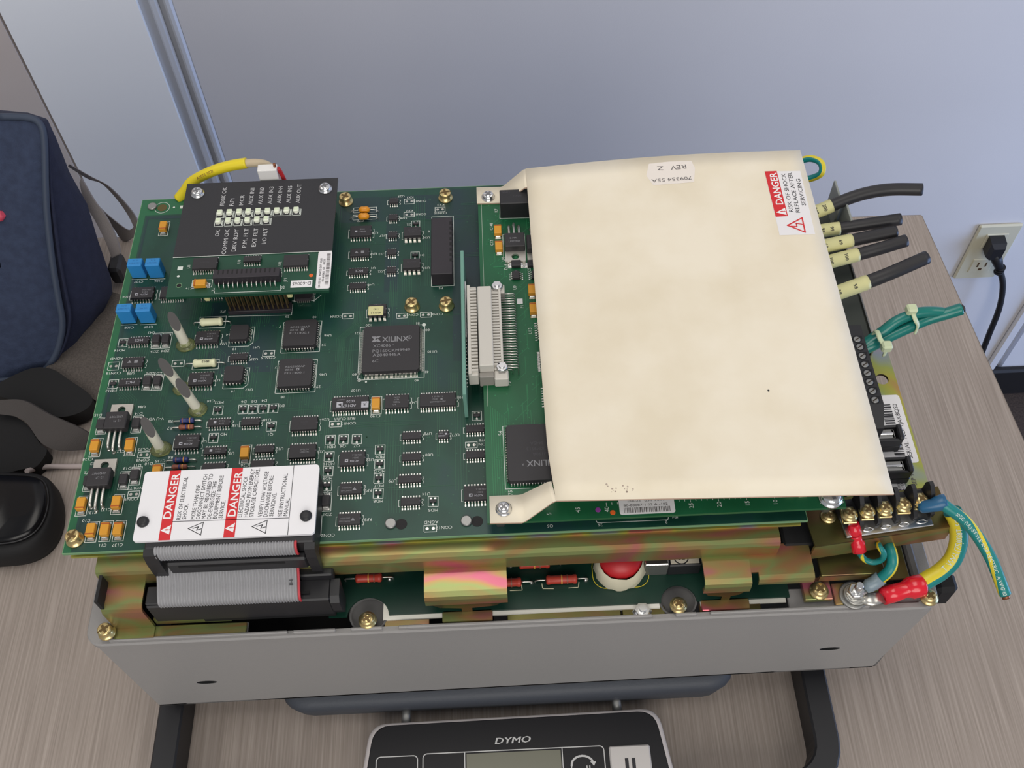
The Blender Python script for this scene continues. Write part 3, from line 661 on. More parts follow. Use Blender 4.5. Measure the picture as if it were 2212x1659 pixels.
for q in ((202.8, -6.2, -39.0), (227.9, -6.2, -39.0), (137.2, -1.4, -39.0), (193.4, 2.3, -39.0)):
    B().lathe(q[0], q[1], [(1.1, -39), (.8, -38.4), (.3, -37.6)], 'solder', 10).build('solder_joint', t)
q = (243.8, -4.2, -30.0)
rows = []
for i in range(9):
    a = -PI / 2 + PI * i / 8; rows.append([(q[0] + 10.6 * math.cos(a) * math.cos(2 * PI * j / 18), q[1] + 3 + 9 * math.cos(a) * math.sin(2 * PI * j / 18), q[2] + 6.5 * math.sin(a)) for j in range(18)])
cp = B().grid(rows, 'glob_red', True, True, True).build('round_capacitor', t, label='red capacitor half covered in white sealant')
rows = []; random.seed(5)
for i, (k, z) in enumerate(((1.05, -39), (1.1, -36), (1.06, -32.5), (1.0, -29.6), (.93, -27.8))):
    rows.append([(q[0] + (10.9 + random.uniform(-.5, .5)) * k * math.cos(2 * PI * j / 18), q[1] + 2.2 + (9.6 + random.uniform(-.5, .5)) * k * math.sin(2 * PI * j / 18), z + (random.uniform(-.9, .9) if i else 0) - 1.5 * (j in (12, 13, 14))) for j in range(18)])
B().grid(rows, 'glob_white', True).build('sealant', cp)
q0 = (265.5, -5.6, -39.0); q1 = (280.6, -5.9, -29.0)
B().box(q0[0], q0[1], -39, q1[0], q0[1] + 22, -29, 'black', .6).build('relay', t)
k0 = (266.5, -5.2, -29.0); k1 = (279.5, -2.1, -29.0)
b = B().rect(k0[0], k0[1] + .5, k1[0], k0[1] + 11, -28.9, 'cover')
text(b, 'UL', k0[0] + 5, k0[1] + 3.6, -28.85, 2, 'ink', 0, .03); b.lines([(k0[0] + 5 + 3.2 * math.cos(a * PI / 8), k0[1] + 3.6 + 3.2 * math.sin(a * PI / 8)) for a in range(16)], .5, -28.85, 'ink', True)
b.build('printed_label', t)
k0 = (254.6, -5.3, -39.0); k1 = (265.5, -4.6, -28.0)
B().box(k0[0], k0[1], -39, k1[0], k0[1] + 1.6, -28, 'dull_metal', .3).box(k0[0], k0[1], -29.2, k1[0], k0[1] + 14, -27.8, 'bright_metal', .5).build('steel_clamp', t)
b = B()
for u in (((207.8, -9.4), (212.7, -9.7)), ((219.9, -9.7), (224.3, -9.6)), ((224.3, -9.6), (224.7, -7.1)), ((207.8, -9.4), (207.6, -7.1)), ((198.4, -9.7), (192.9, -9.7)), ((198.4, -9.7), (198.2, -7.3))): b.line(*u[0], *u[1], .35, -38.9, 'resist_cream')
qq = (244.3, -2.8, -39.0); b.lines(rrect(qq[0] - 13, qq[1] - 8, qq[0] + 13, qq[1] + 9, 6), .3, -38.9, 'wire_yellow', True)
b.build('silkscreen', t, kind='stuff')

# ================================================================== main control board
t = CB = thing('control_board', 'large dark green control circuit board crowded with black chips', 'circuit board', (160, 105, -1.6))
BW, BH = 323.6, 211.8
b = B(); b.box(0, 0, -1.6, BW, BH, -.02, 'pcb_edge'); b.rect(.3, .3, BW - .3, BH - .3, 0, 'pcb'); b.build('circuit_board', t)
b = B()
b.rect(.3, .3, 3.6, BH - .3, .008, 'pcb_bright').rect(3.6, BH - 12, 60, BH - .3, .008, 'pcb_bright')
b.rect(4.6, 3, 5.8, BH - 15, .04, 'pcb_pour').rect(4.6, BH - 15, 60, BH - 13.2, .04, 'pcb_pour')
PZC = [.012]
def pour(p, q): PZC[0] += .004; b.rect(p[0], p[1], q[0], q[1], PZC[0], 'pcb_pour')
pour((170.0, 93.5), (185.2, 209.8)); pour((114.5, 96.5), (114.6, 187.7)); pour((109.4, 188.0), (184.2, 206.4)); pour((134.9, 138.7), (142.2, 204.6))
pour((48.0, 92.0), (82.8, 136.5))
b.build('copper_pour', t, kind='stuff')
b = B(); random.seed(11)
for k in range(95):                                             # bundles of fine tracks
    x = random.uniform(8, BW - 6); y = random.uniform(8, BH - 70); n = random.randint(2, 6); L = random.uniform(18, 75); p = random.uniform(.8, 1.3)
    jog = random.choice((0, 0, 4, -4, 8))
    for i in range(n):
        xx = x + i * p; yy = min(y + L, BH - 8)
        if jog: b.lines([(xx, y), (xx, y + L * .5), (xx + jog, y + L * .5 + abs(jog)), (xx + jog, yy + abs(jog) * .3)], .2, .045 + .002 * (k % 16), 'pcb_trace')
        else: b.line(xx, y, xx, yy, .2, .045 + .002 * (k % 16), 'pcb_trace')
for k in range(45):
    x = random.uniform(8, BW - 60); y = random.uniform(8, BH - 12)
    for i in range(random.randint(1, 3)): b.line(x, y + i * 1.1, x + random.uniform(10, 40), y + i * 1.1, .2, .08, 'pcb_trace')
for k in range(700): b.disk(random.uniform(7, BW - 5), random.uniform(5, BH - 8), .38, .085, 'pcb_trace', 6)
b.build('copper_trace', t, kind='stuff')

CH_T = {'N': (3.9, 6.1, 1.9), 'W': (7.4, 10.2, 2.5), 'M': (5.6, 8.0, 2.3), 'D': (6.6, 9.4, 3.6)}
PROTO = {}; PROTOS = []
def chip_proto(kind, n, pitch):
    k = (kind, n)
    if k in PROTO: return PROTO[k]
    bw, tip, h = CH_T[kind]; L = (n - 1) * pitch + (1.35 if kind != 'D' else 2.2); z0 = .25
    b = B(); x, y, c = L / 2, bw / 2, .22
    rows = []
    for kx, z in ((.35, z0), (0, h * .5), (.25, h - .05), (.45, h)):
        rows.append([(-x + kx * .6, -y + kx, z), (x - kx * .6, -y + kx, z), (x - kx * .6, y - kx, z), (-x + kx * .6, y - kx, z)])
    b.grid(rows, 'chip', True, False, True)
    b.disk(x - .15, 0, .5, h + .02, 'chip_dim', 8)
    o = b.build('chip_proto', None, (0, 0, 0)); PROTOS.append(o)
    b = B(); w = .24 if kind != 'D' else .65
    for i in range(n):
        px = -(n - 1) * pitch / 2 + i * pitch
        for sg in (-1, 1):
            pr = [(y * .96, h * .52), (y + .45, h * .5), (y + .75, .22), (tip / 2, .12)]
            if kind == 'D': pr = [(y * .96, h * .5), (y + .7, h * .48), (y + .8, .25), (tip / 2, .15)]
            a = [(px - w, sg * u, v) for u, v in pr]; d = [(px + w, sg * u, v) for u, v in pr]
            e = [(px + w, sg * u, v - .2) for u, v in pr]; f = [(px - w, sg * u, v - .2) for u, v in pr]
            b.grid([a, d, e, f, a], 'tin', smooth=False)
            b.rect(px - w * 1.25, sg * tip / 2 - .45, px + w * 1.25, sg * tip / 2 + .45, .09, 'solder')
    b.build('pins', o, kind='stuff')
    PROTO[k] = o; return o
def chip(kind, n, nl, nr, marks=(), par=None, z=0, far=False, rot=0, lab=None):
    par = par or CB
    pitch = max(1.15, min(1.45, math.dist(nl, nr) / (n - 1))) if kind != 'D' else math.dist(nl, nr) / (n - 1)
    p = chip_proto(kind, n, pitch); tip = CH_T[kind][1]
    cx, cy = (nl[0] + nr[0]) / 2, (nl[1] + nr[1]) / 2 + (tip / 2 if not far else -tip / 2)
    o = inst(p, 'chip', par, (cx, cy, z), rot)
    if lab: o['label'] = lab
    if marks:
        b = B(); h = CH_T[kind][2]
        for m in marks:
            m = list(m); txt, dx, dy, hh = m[:4]; r = m[4] if len(m) > 4 else 180; mt = m[5] if len(m) > 5 else 'chip_mark'; ww = m[6] if len(m) > 6 else None
            if txt == '#': b.rect(cx + dx - hh / 2, cy + dy - hh / 2, cx + dx + hh / 2, cy + dy + hh / 2, z + h + .03, mt)
            elif txt == '>': b.flat([(cx + dx + hh * .3, cy + dy - hh * .32), (cx + dx + hh * .3, cy + dy + hh * .32), (cx + dx - hh * .3, cy + dy)], z + h + .05, mt)
            elif txt == '^': b.flat([(cx + dx - hh * .6, cy + dy - hh * .4), (cx + dx + hh * .6, cy + dy - hh * .4), (cx + dx, cy + dy + hh * .5)], z + h + .03, mt)
            else: text(b, txt, cx + dx, cy + dy, z + h + .03, hh, mt, r, w=ww)
        b.build('marking', o, kind='stuff')
    return o
AD = [('AD704', 1.0, -1.5, .95, 180, 'chip_mark_bright'), ('3 014', 1.4, .1, .85), ('G96182 A', 2.0, 1.6, .75), ('#', -2.6, -1.2, 1.5, 0, 'chip_mark_bright'), ('>', -2.6, -1.2, 1.5, 0, 'chip')]
ADM = [('^', 1.7, -.4, 1.7), ('TOMC1603', -1.8, -1.2, .7, 180), ('2003 0004', -1.6, .2, .7, 180)]
MC = [('MCS', 0.4, -.2, 1.5, 180, 'chip_mark_bright')]
MCT = [('#', -1.8, 0, 1.2, 0, 'chip_mark_bright'), ('74HC', 1.4, .6, .8), ('0019', 1.4, -.7, .8)]
DIM = [('SN74HC', 0, .6, .7, 180, 'chip_dim'), ('0021', 0, -.7, .7, 180, 'chip_dim')]
for k_, n_, a_, b_, m_ in (
    ('W', 8, (6.9, 138.4), (17.0, 138.3), AD),
    ('N', 8, (10.2, 110.5), (19.2, 110.2), MC),
    ('W', 10, (21.9, 138.2), (32.8, 138.2), ()),
    ('W', 9, (42.3, 138.0), (52.6, 138.0), ()),
    ('W', 8, (44.6, 108.2), (53.1, 108.0), AD),
    ('N', 7, (61.9, 97.7), (69.3, 97.6), DIM),
    ('M', 8, (10.1, 96.0), (18.8, 95.9), [('#', 1.6, 0, 1.7), ('^', -1.6, 0, 1.7)]),
    ('N', 8, (10.4, 85.2), (19.0, 85.0), MC),
    ('W', 8, (44.9, 83.0), (53.0, 82.9), AD),
    ('N', 8, (56.2, 60.1), (65.1, 59.9), MCT),
    ('W', 8, (43.0, 48.0), (51.4, 47.8), AD),
    ('N', 8, (56.2, 44.8), (65.1, 44.6), MCT),
    ('N', 7, (71.5, 59.7), (79.0, 59.5), DIM),
    ('N', 7, (79.5, 44.6), (86.9, 44.4), DIM),
    ('W', 10, (95.2, 55.1), (106.2, 54.9), DIM),
    ('W', 10, (95.4, 40.1), (106.6, 40.0), [('ACT240', 1, .6, .8), ('244788H', 1, -.7, .8)]),
    ('W', 14, (113.6, 65.2), (129.4, 65.0), [('AD1674', -.8, -1.6, 1.5, 180, 'chip_mark_bright'), ('0020', .2, .9, 1.4, 180, 'chip_mark_bright'), ('#', 7.0, -1.2, 3.4, 0, 'chip_mark_bright'), ('JR', 7, -1.2, 1.3, 180, 'chip_dim'), ('#', -4.9, -.8, 2.9, 0, 'chip_mark_bright'), ('>', -4.9, -.8, 2.6, 0, 'chip'), ('11628W', -4.4, 1.9, .7)]),
    ('W', 8, (139.1, 65.0), (147.7, 65.1), [('AD', -1, -2, .8), ('7523R', 0, -.6, .9), ('9637', 0, .8, .8), ('CI2742', 0, 2, .7)]),
    ('W', 14, (154.9, 65.0), (170.5, 65.0), [('AD96906AKR', 0, -1.4, .9, 180), ('0012', -1.2, .1, .9), ('#', 1.8, .1, 1), ('F119643.1', 0, 1.6, .9)]),
    ('N', 7, (146.9, 48.2), (154.3, 48.1), DIM), ('N', 7, (147.0, 36.9), (154.4, 36.8), ()),
    ('N', 8, (145.9, 25.5), (154.3, 25.4), DIM), ('N', 7, (147.0, 14.1), (154.3, 14.3), DIM),
    ('N', 4, (163.4, 47.9), (167.0, 48.0), [('#', 1.2, .2, .9, 0, 'chip_mark_bright'), ('AD820', -.6, -.8, .8, 180, 'chip_mark_bright'), ('0040', -.9, .6, .7)]),
    ('W', 8, (119.7, 35.0), (128.3, 34.9), AD),
    ('M', 8, (119.6, 20.8), (128.3, 20.7), ADM), ('M', 8, (119.7, 5.7), (128.2, 5.6), ADM),
    ('N', 7, (176.2, 50.6), (183.5, 50.6), ()), ('N', 7, (176.2, 36.7), (183.3, 36.7), DIM),
    ('W', 8, (175.6, 14.6), (184.2, 14.5), AD),
    ('W', 8, (117.4, 174.7), (126.0, 174.5), [('#', -2.4, -.4, 1.3, 0, 'chip_mark_bright'), ('DG211', .8, -.6, .9, 180, 'chip_mark_bright'), ('9948', .9, 1, .9)]),
    ('M', 8, (117.5, 160.9), (126.0, 160.7), [('#', 1.6, 0, 1.7), ('^', -1.6, 0, 1.7)]),
    ('N', 8, (117.3, 149.3), (125.8, 149.3), [('MCE', .4, -.2, 1.5, 180, 'chip_mark_bright')]), ('N', 7, (118.0, 139.5), (125.4, 139.4), ()),
    ('N', 4, (136.9, 198.6), (140.3, 198.6), ()), ('N', 4, (136.8, 186.4), (140.2, 186.5), ()), ('N', 4, (136.8, 173.9), (140.4, 173.8), ()),
    ('N', 4, (136.7, 161.5), (140.2, 161.6), ()), ('N', 4, (136.8, 149.2), (140.3, 149.3), ()),
    ('D', 4, (145.7, 172.1), (152.7, 172.1), [('MOC70', 0, 1, 1, 180, 'chip_dim'), ('U012', 0, -.6, 1, 180, 'chip_dim')]), ('D', 4, (145.8, 149.7), (152.6, 149.8), [('MOC70', 0, 1, 1, 180, 'chip_dim')]),
    ('D', 4, (128.7, 120.4), (136.1, 120.4), ()),
    ('N', 8, (56.9, 36.3), (65.3, 36.2), ()), ('N', 8, (78.8, 36.8), (87.5, 36.6), ()),
): chip(k_, n_, a_, b_, m_)
q = (132.0, 124.0, 3.7)                                        # yellow sticker on one chip
b = B().flat(rrect(q[0] - 3.9, q[1] - 2.9, q[0] + 3.6, q[1] + 2.9, .5), 3.68, 'marker')
text(b, '420113', q[0], q[1] - 1.4, 3.72, 1.2, 'ink', 180); text(b, '-183', q[0], q[1] + .8, 3.72, 1.1, 'ink', 180); b.build('yellow_sticker', t)

def quad_pack(par, cx, cy, bodyx, bodyy, tipx, tipy, nx, ny, h, z=0, jlead=True, name='chip'):
    b = B(); x, y = bodyx / 2, bodyy / 2; rows = []
    for k, zz in ((.5, .4), (0, h * .5), (.35, h), ):
        c = .9
        rows.append([(cx + u, cy + v, z + zz) for u, v in ((-x + k + c, -y + k), (x - k - c, -y + k), (x - k, -y + k + c), (x - k, y - k - c), (x - k - c, y - k), (-x + k + c, y - k), (-x + k, y - k - c), (-x + k, -y + k + c))])
    b.grid(rows, 'chip', True, False, True); o = b.build(name, par, (cx, cy, z))
    b = B()
    for ax, n, half, tip, span in ((0, nx, y, tipy / 2, bodyx), (1, ny, x, tipx / 2, bodyy)):
        pitch = (span - (3.2 if jlead else 2.6)) / (n - 1); w = .25 if jlead else .11
        for i in range(n):
            u = -(n - 1) * pitch / 2 + i * pitch
            for sg in (-1, 1):
                pr = [(half - .1, h * .55), (half + .35, h * .5), (half + .4, .5), (half, .12)] if jlead else [(half - .1, h * .5), (half + .5, h * .48), (half + .8, .2), (tip, .12)]
                P = lambda s_, v, zz: (cx + s_, cy + v, z + zz) if ax == 0 else (cx + v, cy + s_, z + zz)
                b.grid([[P(u - w, sg * v, zz) for v, zz in pr], [P(u + w, sg * v, zz) for v, zz in pr], [P(u + w, sg * (v - .15), zz - .12) for v, zz in pr], [P(u - w, sg * (v - .15), zz - .12) for v, zz in pr], [P(u - w, sg * v, zz) for v, zz in pr]], 'tin', smooth=False)
    b.build('pins', o, kind='stuff'); return o
def marking(o, items, z):
    b = B()
    for it in items: text(b, it[0], it[1], it[2], z, it[3], it[4], it[5] if len(it) > 5 else 0, it[6] if len(it) > 6 else 0, w=it[7] if len(it) > 7 else None)
    b.build('marking', o, kind='stuff')
qx, qy = 140.0, 100.7
o = quad_pack(t, qx, qy, 28, 28, 31.4, 31.4, 40, 40, 3.4, jlead=False); o['label'] = 'largest black chip, square with fine pins on four sides'
z = 3.43; b = B()
text(b, 'XILINX', *(142.0, 106.1), z, 3.1, 'chip_mark', 0, .012, w=13)
lx, ly = (132.7, 106.4); u = .95
b.flat([(lx - 2.4, ly + 1.7), (lx - .2, ly + 1.7), (lx + .5, ly + 1.0), (lx - .6, ly), (lx + .5, ly - 1.0), (lx - .2, ly - 1.7), (lx - 2.4, ly - 1.7), (lx - 1.2, ly - .1)], z, 'chip_mark')
b.flat([(lx + .2, ly + 1.7), (lx + 2.3, ly + 1.7), (lx + .9, ly + .5), (lx + .3, ly + .5)], z, 'chip_mark').flat([(lx + .1, ly - .1), (lx + .8, ly + .2), (lx + 2.2, ly - 1.7), (lx + .6, ly - 1.7)], z, 'chip_mark')
text(b, 'R', *(148.9, 106.7), z, 1.1, 'chip_mark'); b.lines([((148.9, 106.7)[0] + 1 * math.cos(a * PI / 6), (148.9, 106.7)[1] + 1 * math.sin(a * PI / 6)) for a in range(12)], .2, z, 'chip_mark', True)
text(b, 'TM', *(140.9, 102.8), z, .6, 'chip_mark')
for s_, p_, w_ in (('XC4006', (131.2, 102.3), 8.6), ('PQ160CKM9949', (131.1, 99.2), 18.2), ('A2040445A', (131.2, 96.7), 13.6), ('6C', (131.2, 93.2), 2.9)): text(b, s_, p_[0], p_[1], z, 1.7, 'chip_mark', 0, 0, al='L', w=w_)
b.build('marking', o, kind='stuff')
for (bx_, by_) in (((95.0, 112.1)), ((94.5, 88.2))):
    o = quad_pack(t, bx_, by_, 16.6, 16.6, 17.5, 17.5, 11, 11, 4.0)
    marking(o, [('AD2S100AP', bx_ - .3, by_ + 3.4, 1.15, 'chip_mark', 0, 0, 9.6), ('0016', bx_ - 3.0, by_ + 1.6, 1.1, 'chip_mark', 0, 0, 4), ('F121400.1', bx_ - .3, by_ - .3, 1.15, 'chip_mark', 0, 0, 9.4)], 4.03)
    b = B().rect(bx_ + .4, by_ + 1.0, bx_ + 1.9, by_ + 2.3, 4.03, 'chip_mark').flat([(bx_ + .8, by_ + 1.3), (bx_ + 1.6, by_ + 1.65), (bx_ + .8, by_ + 2.0)], 4.05, 'chip'); b.build('marking', o, kind='stuff')
for (bx_, by_) in (((64.7, 114.4)), ((64.8, 89.5))): quad_pack(t, bx_, by_, 9.6, 9.6, 10, 10, 5, 5, 3.6)
o = quad_pack(t, *(94.7, 138.4), 9, 9, 9.6, 9.6, 7, 7, 3.2)

# small parts -----------------------------------------------------
def proto(name, build):
    b = build(); o = b.build(name + '_proto', None, (0, 0, 0)); PROTOS.append(o); return o
def _sot():
    b = B(); b.box(-1.5, -.75, .15, 1.5, .75, 1.15, 'chip', .12)
    for x, s_ in ((-.95, 1), (.95, 1), (0, -1)): b.box(x - .25, s_ * .7, .05, x + .25, s_ * 1.6, .3, 'solder').rect(x - .45, s_ * 1.0, x + .45, s_ * 2.0, .08, 'solder')
    return b
SOT = proto('transistor', _sot)
for p_ in ((6.7, 113.4), (6.3, 88.6), (58.8, 70.8), (70.6, 70.8), (75.3, 70.6), (80.2, 70.6), (85.0, 70.6), (84.9, 60.5), (58.6, 55.6),
           (112.9, 51.7), (119.0, 51.7), (125.2, 51.5), (112.9, 42.8), (112.9, 35.2), (112.8, 27.7), (136.1, 45.3), (136.1, 37.7), (136.0, 30.3), (136.0, 22.6), (160.5, 17.4),
           (150.6, 184.8), (150.6, 162.6), (180.8, 61.4)): inst(SOT, 'transistor', t, (*p_, 0))
def _tant():
    b = B(); b.box(-1.9, -3.0, .3, 1.9, 3.0, 3.0, 'tantalum', .25); b.box(-1.92, 1.9, 2.3, 1.92, 2.6, 3.03, 'tantalum_band')
    b.box(-1.3, -3.7, .1, 1.3, -2.9, 1.1, 'solder', .2).box(-1.3, 2.9, .1, 1.3, 3.7, 1.1, 'solder', .2).rect(-1.6, -4.5, 1.6, -2.5, .08, 'solder').rect(-1.6, 2.5, 1.6, 4.4, .08, 'solder')
    return b
TANT = proto('tantalum_capacitor', _tant)
def tant(par, p, z=0, rot=0):                                    # p: foot of the near end
    return inst(TANT, 'tantalum_capacitor', par, (p[0], p[1] + 3.4, z), rot)
for i, p_ in enumerate(((4.8, 49.8), (20.9, 49.5), (4.5, 19.6), (20.1, 19.6), (11.3, 6.5), (17.4, 6.6), (23.2, 6.5), (74.5, 42.6), (15.5, 186.0), (133.6, 66.4), (35.6, 34.7))):
    tant(t, p_, 0, PI if i in (2, 3, 4, 8) else 0)
def _film():
    b = B(); b.box(-3.7, -2.6, .3, 3.7, 2.6, 10.2, 'film_blue', .35)
    text(b, '0.1K', .2, .9, 10.23, 1.0, 'film_mark', 180); text(b, '100 MKT', 0, -.8, 10.23, 1.0, 'film_mark', 180)
    for x in (-2.5, 2.5): b.box(x - .3, -.3, 0, x + .3, .3, .4, 'tin')
    return b
FILM = proto('film_capacitor', _film)
for p_ in ((8.1, 154.8), (17.3, 154.5), (7.7, 125.1), (17.4, 124.8)): inst(FILM, 'film_capacitor', t, (p_[0], p_[1] + 2.6, 0))
def _smb():
    b = B(); b.box(-1.9, -2.4, .2, 1.9, 2.4, 2.4, 'chip', .3); b.box(-1.2, -3.5, .08, 1.2, -2.3, .9, 'solder', .15).box(-1.2, 2.3, .08, 1.2, 3.5, .9, 'solder', .15).rect(-1.7, -4.2, 1.7, -2.2, .08, 'solder').rect(-1.7, 2.2, 1.7, 4.2, .08, 'solder'); return b
SMB = proto('diode', _smb)
for p_ in ((5.3, 61.0), (21.7, 60.9), (5.2, 30.9), (21.0, 31.0), (25.7, 33.1), (113.0, 15.6), (23.4, 109.8), (28.1, 109.7), (23.0, 84.7), (27.8, 84.7)): inst(SMB, 'diode', t, (p_[0], p_[1] + 4.0, 0))
def to220(par, p, z, flip=1, txt=('LM2990T', '12 71')):          # p: point under the body's far edge, lying flat, leads towards -y when flip is 1
    o = B().box(-5.1, -9.2 * 1, 1.4, 5.1, 0, 5.8, 'chip', .4).build('regulator', par, (0, 0, 0))
    b = B().holed((-5.1, -2, 1.6), (1, 0, 0), (0, 1, 0), 10.2, 8.6, 5.1, 5.4, 1.9, 1.9, 1.3, 'tab_metal', 'tab_metal'); b.build('metal_tab', o)
    for x in (-2.54, 0, 2.54):
        e = -17.5 if x else -19.2
        l = B().tube(cr([(x, -9, 3.2), (x, -12.5, 3.2), (x, e + 1, 2.4), (x, e, .6), (x, e, 0)], 4), .66, 'tin', 8)
        l.lathe(x, e, [(1.1, 0.02), (.8, .5), (.4, 1.1)], 'solder', 10); l.build('lead', o)
    b = B(); text(b, txt[0], 0, -3.2, 5.83, 1.1, 'chip_mark', 180); text(b, txt[1], .8, -5.4, 5.83, 1.1, 'chip_mark', 180); b.build('marking', o, kind='stuff')
    o.rotation_euler = (0, 0, 0 if flip == 1 else PI); o.location = (Vector((*p, z)) - ORG[par]) * .001
    return o
to220(t, (13.6, 69.1), 0); to220(t, (11.2, 39.2), 0, txt=('LM2990T', '12 LP'))
for nm, c_, L_, r_, m_, ld in (('resistor', (49.8, 122.7, 2.0), 10.8, 2.1, 'resist_cream', 3.6), ('resistor', (49.6, 97.4, 2.0), 10.8, 2.1, 'resist_cream', 4), ('resistor', (45.6, 64.8, 1.6), 6.4, 1.35, 'resist_blue', 3.2), ('resistor', (45.7, 61.3, 1.6), 6.8, 1.2, 'resist_brown', 3.2),
                          ('resistor', (45.7, 43.6, 1.6), 6.8, 1.35, 'resist_blue', 3.2), ('resistor', (45.6, 40.0, 1.6), 6.8, 1.2, 'resist_brown', 3.2)):
    o = axial(t, nm, c_[0], c_[1], c_[2], L_, r_, m_, [(-2, .5, 'resist_brown'), (0, .5, 'resist_blue'), (1.4, .5, 'band_gold')] if m_ != 'resist_cream' else [], ld, z0=0)
    if m_ == 'resist_cream' and c_[1] < 120: b = B(); text(b, '0013', c_[0] + 1, c_[1] - .6, c_[2] + 2.13, 1.3, 'ink', 180, .02); b.build('marking', o, kind='stuff')
for c_ in ((122.9, 195.1, 2.2), (122.8, 190.3, 2.2)):                       # orange dipped capacitors
    o = B().tube([(c_[0] + u * 3.1, c_[1], c_[2]) for u in (-1, -.92, -.7, -.35, 0, .35, .7, .92, 1)], [.3, .9, 1.6, 1.9, 1.75, 1.9, 1.6, .9, .3], 'disc_orange', 14).build('dipped_capacitor', t)
    for sg in (-1, 1): B().tube(cr([(c_[0] + sg * 2.8, c_[1], c_[2]), (c_[0] + sg * 6.5, c_[1], c_[2] - .6), (c_[0] + sg * 7.6, c_[1], 0)], 4), .3, 'tin', 6).build('lead', o)
# glued white rods with slanted dark ends
def rod(base, top, par, glue_r):
    bp = Vector(base); tp_ = Vector(top); d = (tp_ - bp).normalized(); n = 18
    view = Vector((.36, -.72, .60)); u = d.cross(view).normalized(); w = u.cross(d).normalized()
    if w.dot(view) < 0: w = -w
    r = 2.35; lo = []; hi = []
    for k in range(n):
        a = 2 * PI * k / n; off = u * math.cos(a) * r + w * math.sin(a) * r
        lo.append(bp + off); hi.append(tp_ + off - d * (math.sin(a) * 4.6))
    o = B().grid([lo, hi], 'tube_white', True).build('glued_rod', par)
    B().add([p + w * .05 + d * .05 for p in hi], [list(range(n))], 'tube_dark').build('dark_end', o)
    rows = []; random.seed(int(bp.x))
    for k_, z_ in ((1.0, .05), (.92, 1.0), (.72, 1.9), (.45, 2.5), (.1, 2.8)):
        rows.append([(bp.x + (glue_r * 1.15 * k_ + random.uniform(-.3, .3)) * math.cos(2 * PI * j / 16), bp.y + (glue_r * k_ + random.uniform(-.3, .3)) * math.sin(2 * PI * j / 16), z_) for j in range(16)])
    B().grid(rows, 'glue', True, True, True).build('glue_blob', o)
def zat(px, base):                                              # nothing
    return base
rod((38.2, 110.4, 0), (35.4, 115.2, 13.0), t, 4.4); rod((40.1, 84.2, 0), (35.5, 87.8, 13.0), t, 4.0); rod((49.2, 71.8, 0), (45.3, 75.5, 13.0), t, 4.2); rod((35.1, 50.7, 0), (32.4, 54.7, 13.0), t, 4.4)
# black header with side notches
a_ = (159.7, 141.8); e_ = (170.6, 141.2); f_ = (170.1, 180.5)
hd = B().box(a_[0], a_[1], 0, e_[0], f_[1], 9, 'header', .3).build('header', t)
b = B()
for i in range(8):
    yy = a_[1] + 8 + i * (f_[1] - a_[1] - 12) / 7.3; b.box(e_[0] - 1.4, yy, 7.5, e_[0] + .05, yy + 2, 9.06, 'header_dark')
b.build('notch', hd, kind='stuff')
for p_ in ((112.4, 203.6), (166.7, 203.2), (149.6, 128.0), (166.9, 127.7), (4.7, 6.3)): screw('gold_hex', t, *p_, 0, random.uniform(0, 1.5))
for p_ in ((142.0, 7.3), (175.1, 6.9), (6.6, 205.9)): B().lathe(p_[0], p_[1], [(2.5, 0), (2.5, 1), (2.1, 1.3)], 'dull_metal', 16).build('pin_stud', t)
b = B()
for p_ in ((146.6, 7.0), (179.8, 6.7)): b.disk(*p_, 2.6, .1, 'header_dark', 18)
p_ = (12.0, 205.1); b.disk(*p_, 2.6, .1, 'chromate_dark', 18)
b.build('hole', t, kind='stuff')

# silkscreen -------------------------------------------------------
b = B(); zs = .1
b.lines([(p_[0] + 4 * math.cos(a * PI / 10), p_[1] + 4 * math.sin(a * PI / 10)) for a in range(20)], .25, zs, 'silk', True)
def box_at(p, q, w=.28): b.frame(p[0], q[1], q[0], p[1], w, zs, 'silk')
qs = 16.0; b.frame(qx - qs, qy - qs, qx + qs, qy + qs, .3, zs, 'silk')
for p_, r_ in (((155.6, 116.6), 1.0), ((124.8, 84.7), 1.0), ((128.1, 83.5), .5)): b.disk(*p_, r_, zs, 'silk')
for p_ in ((18.4, 205.0),): b.disk(*p_, .6, zs, 'silk')
b.rect(*[v - 1 for v in (22.7, 204.9)], *[v + 1.2 for v in (22.7, 204.9)], zs, 'silk')
for ca, cb in (((95.0, 112.3), 9.5), ((94.4, 88.5), 9.5)): b.frame(ca[0] - cb, ca[1] - cb, ca[0] + cb, ca[1] + cb, .28, zs, 'silk')
for ca in ((65.3, 113.9), (65.4, 88.9)):
    r_ = 5.9; b.lines([(ca[0] - r_, ca[1] - r_), (ca[0] + r_ - 2, ca[1] - r_), (ca[0] + r_, ca[1] - r_ + 2), (ca[0] + r_, ca[1] + r_), (ca[0] + r_ - 1.5, ca[1] + r_)], .28, zs, 'silk'); b.line(ca[0] - r_, ca[1] - r_, ca[0] - r_, ca[1] + r_, .28, zs, 'silk')
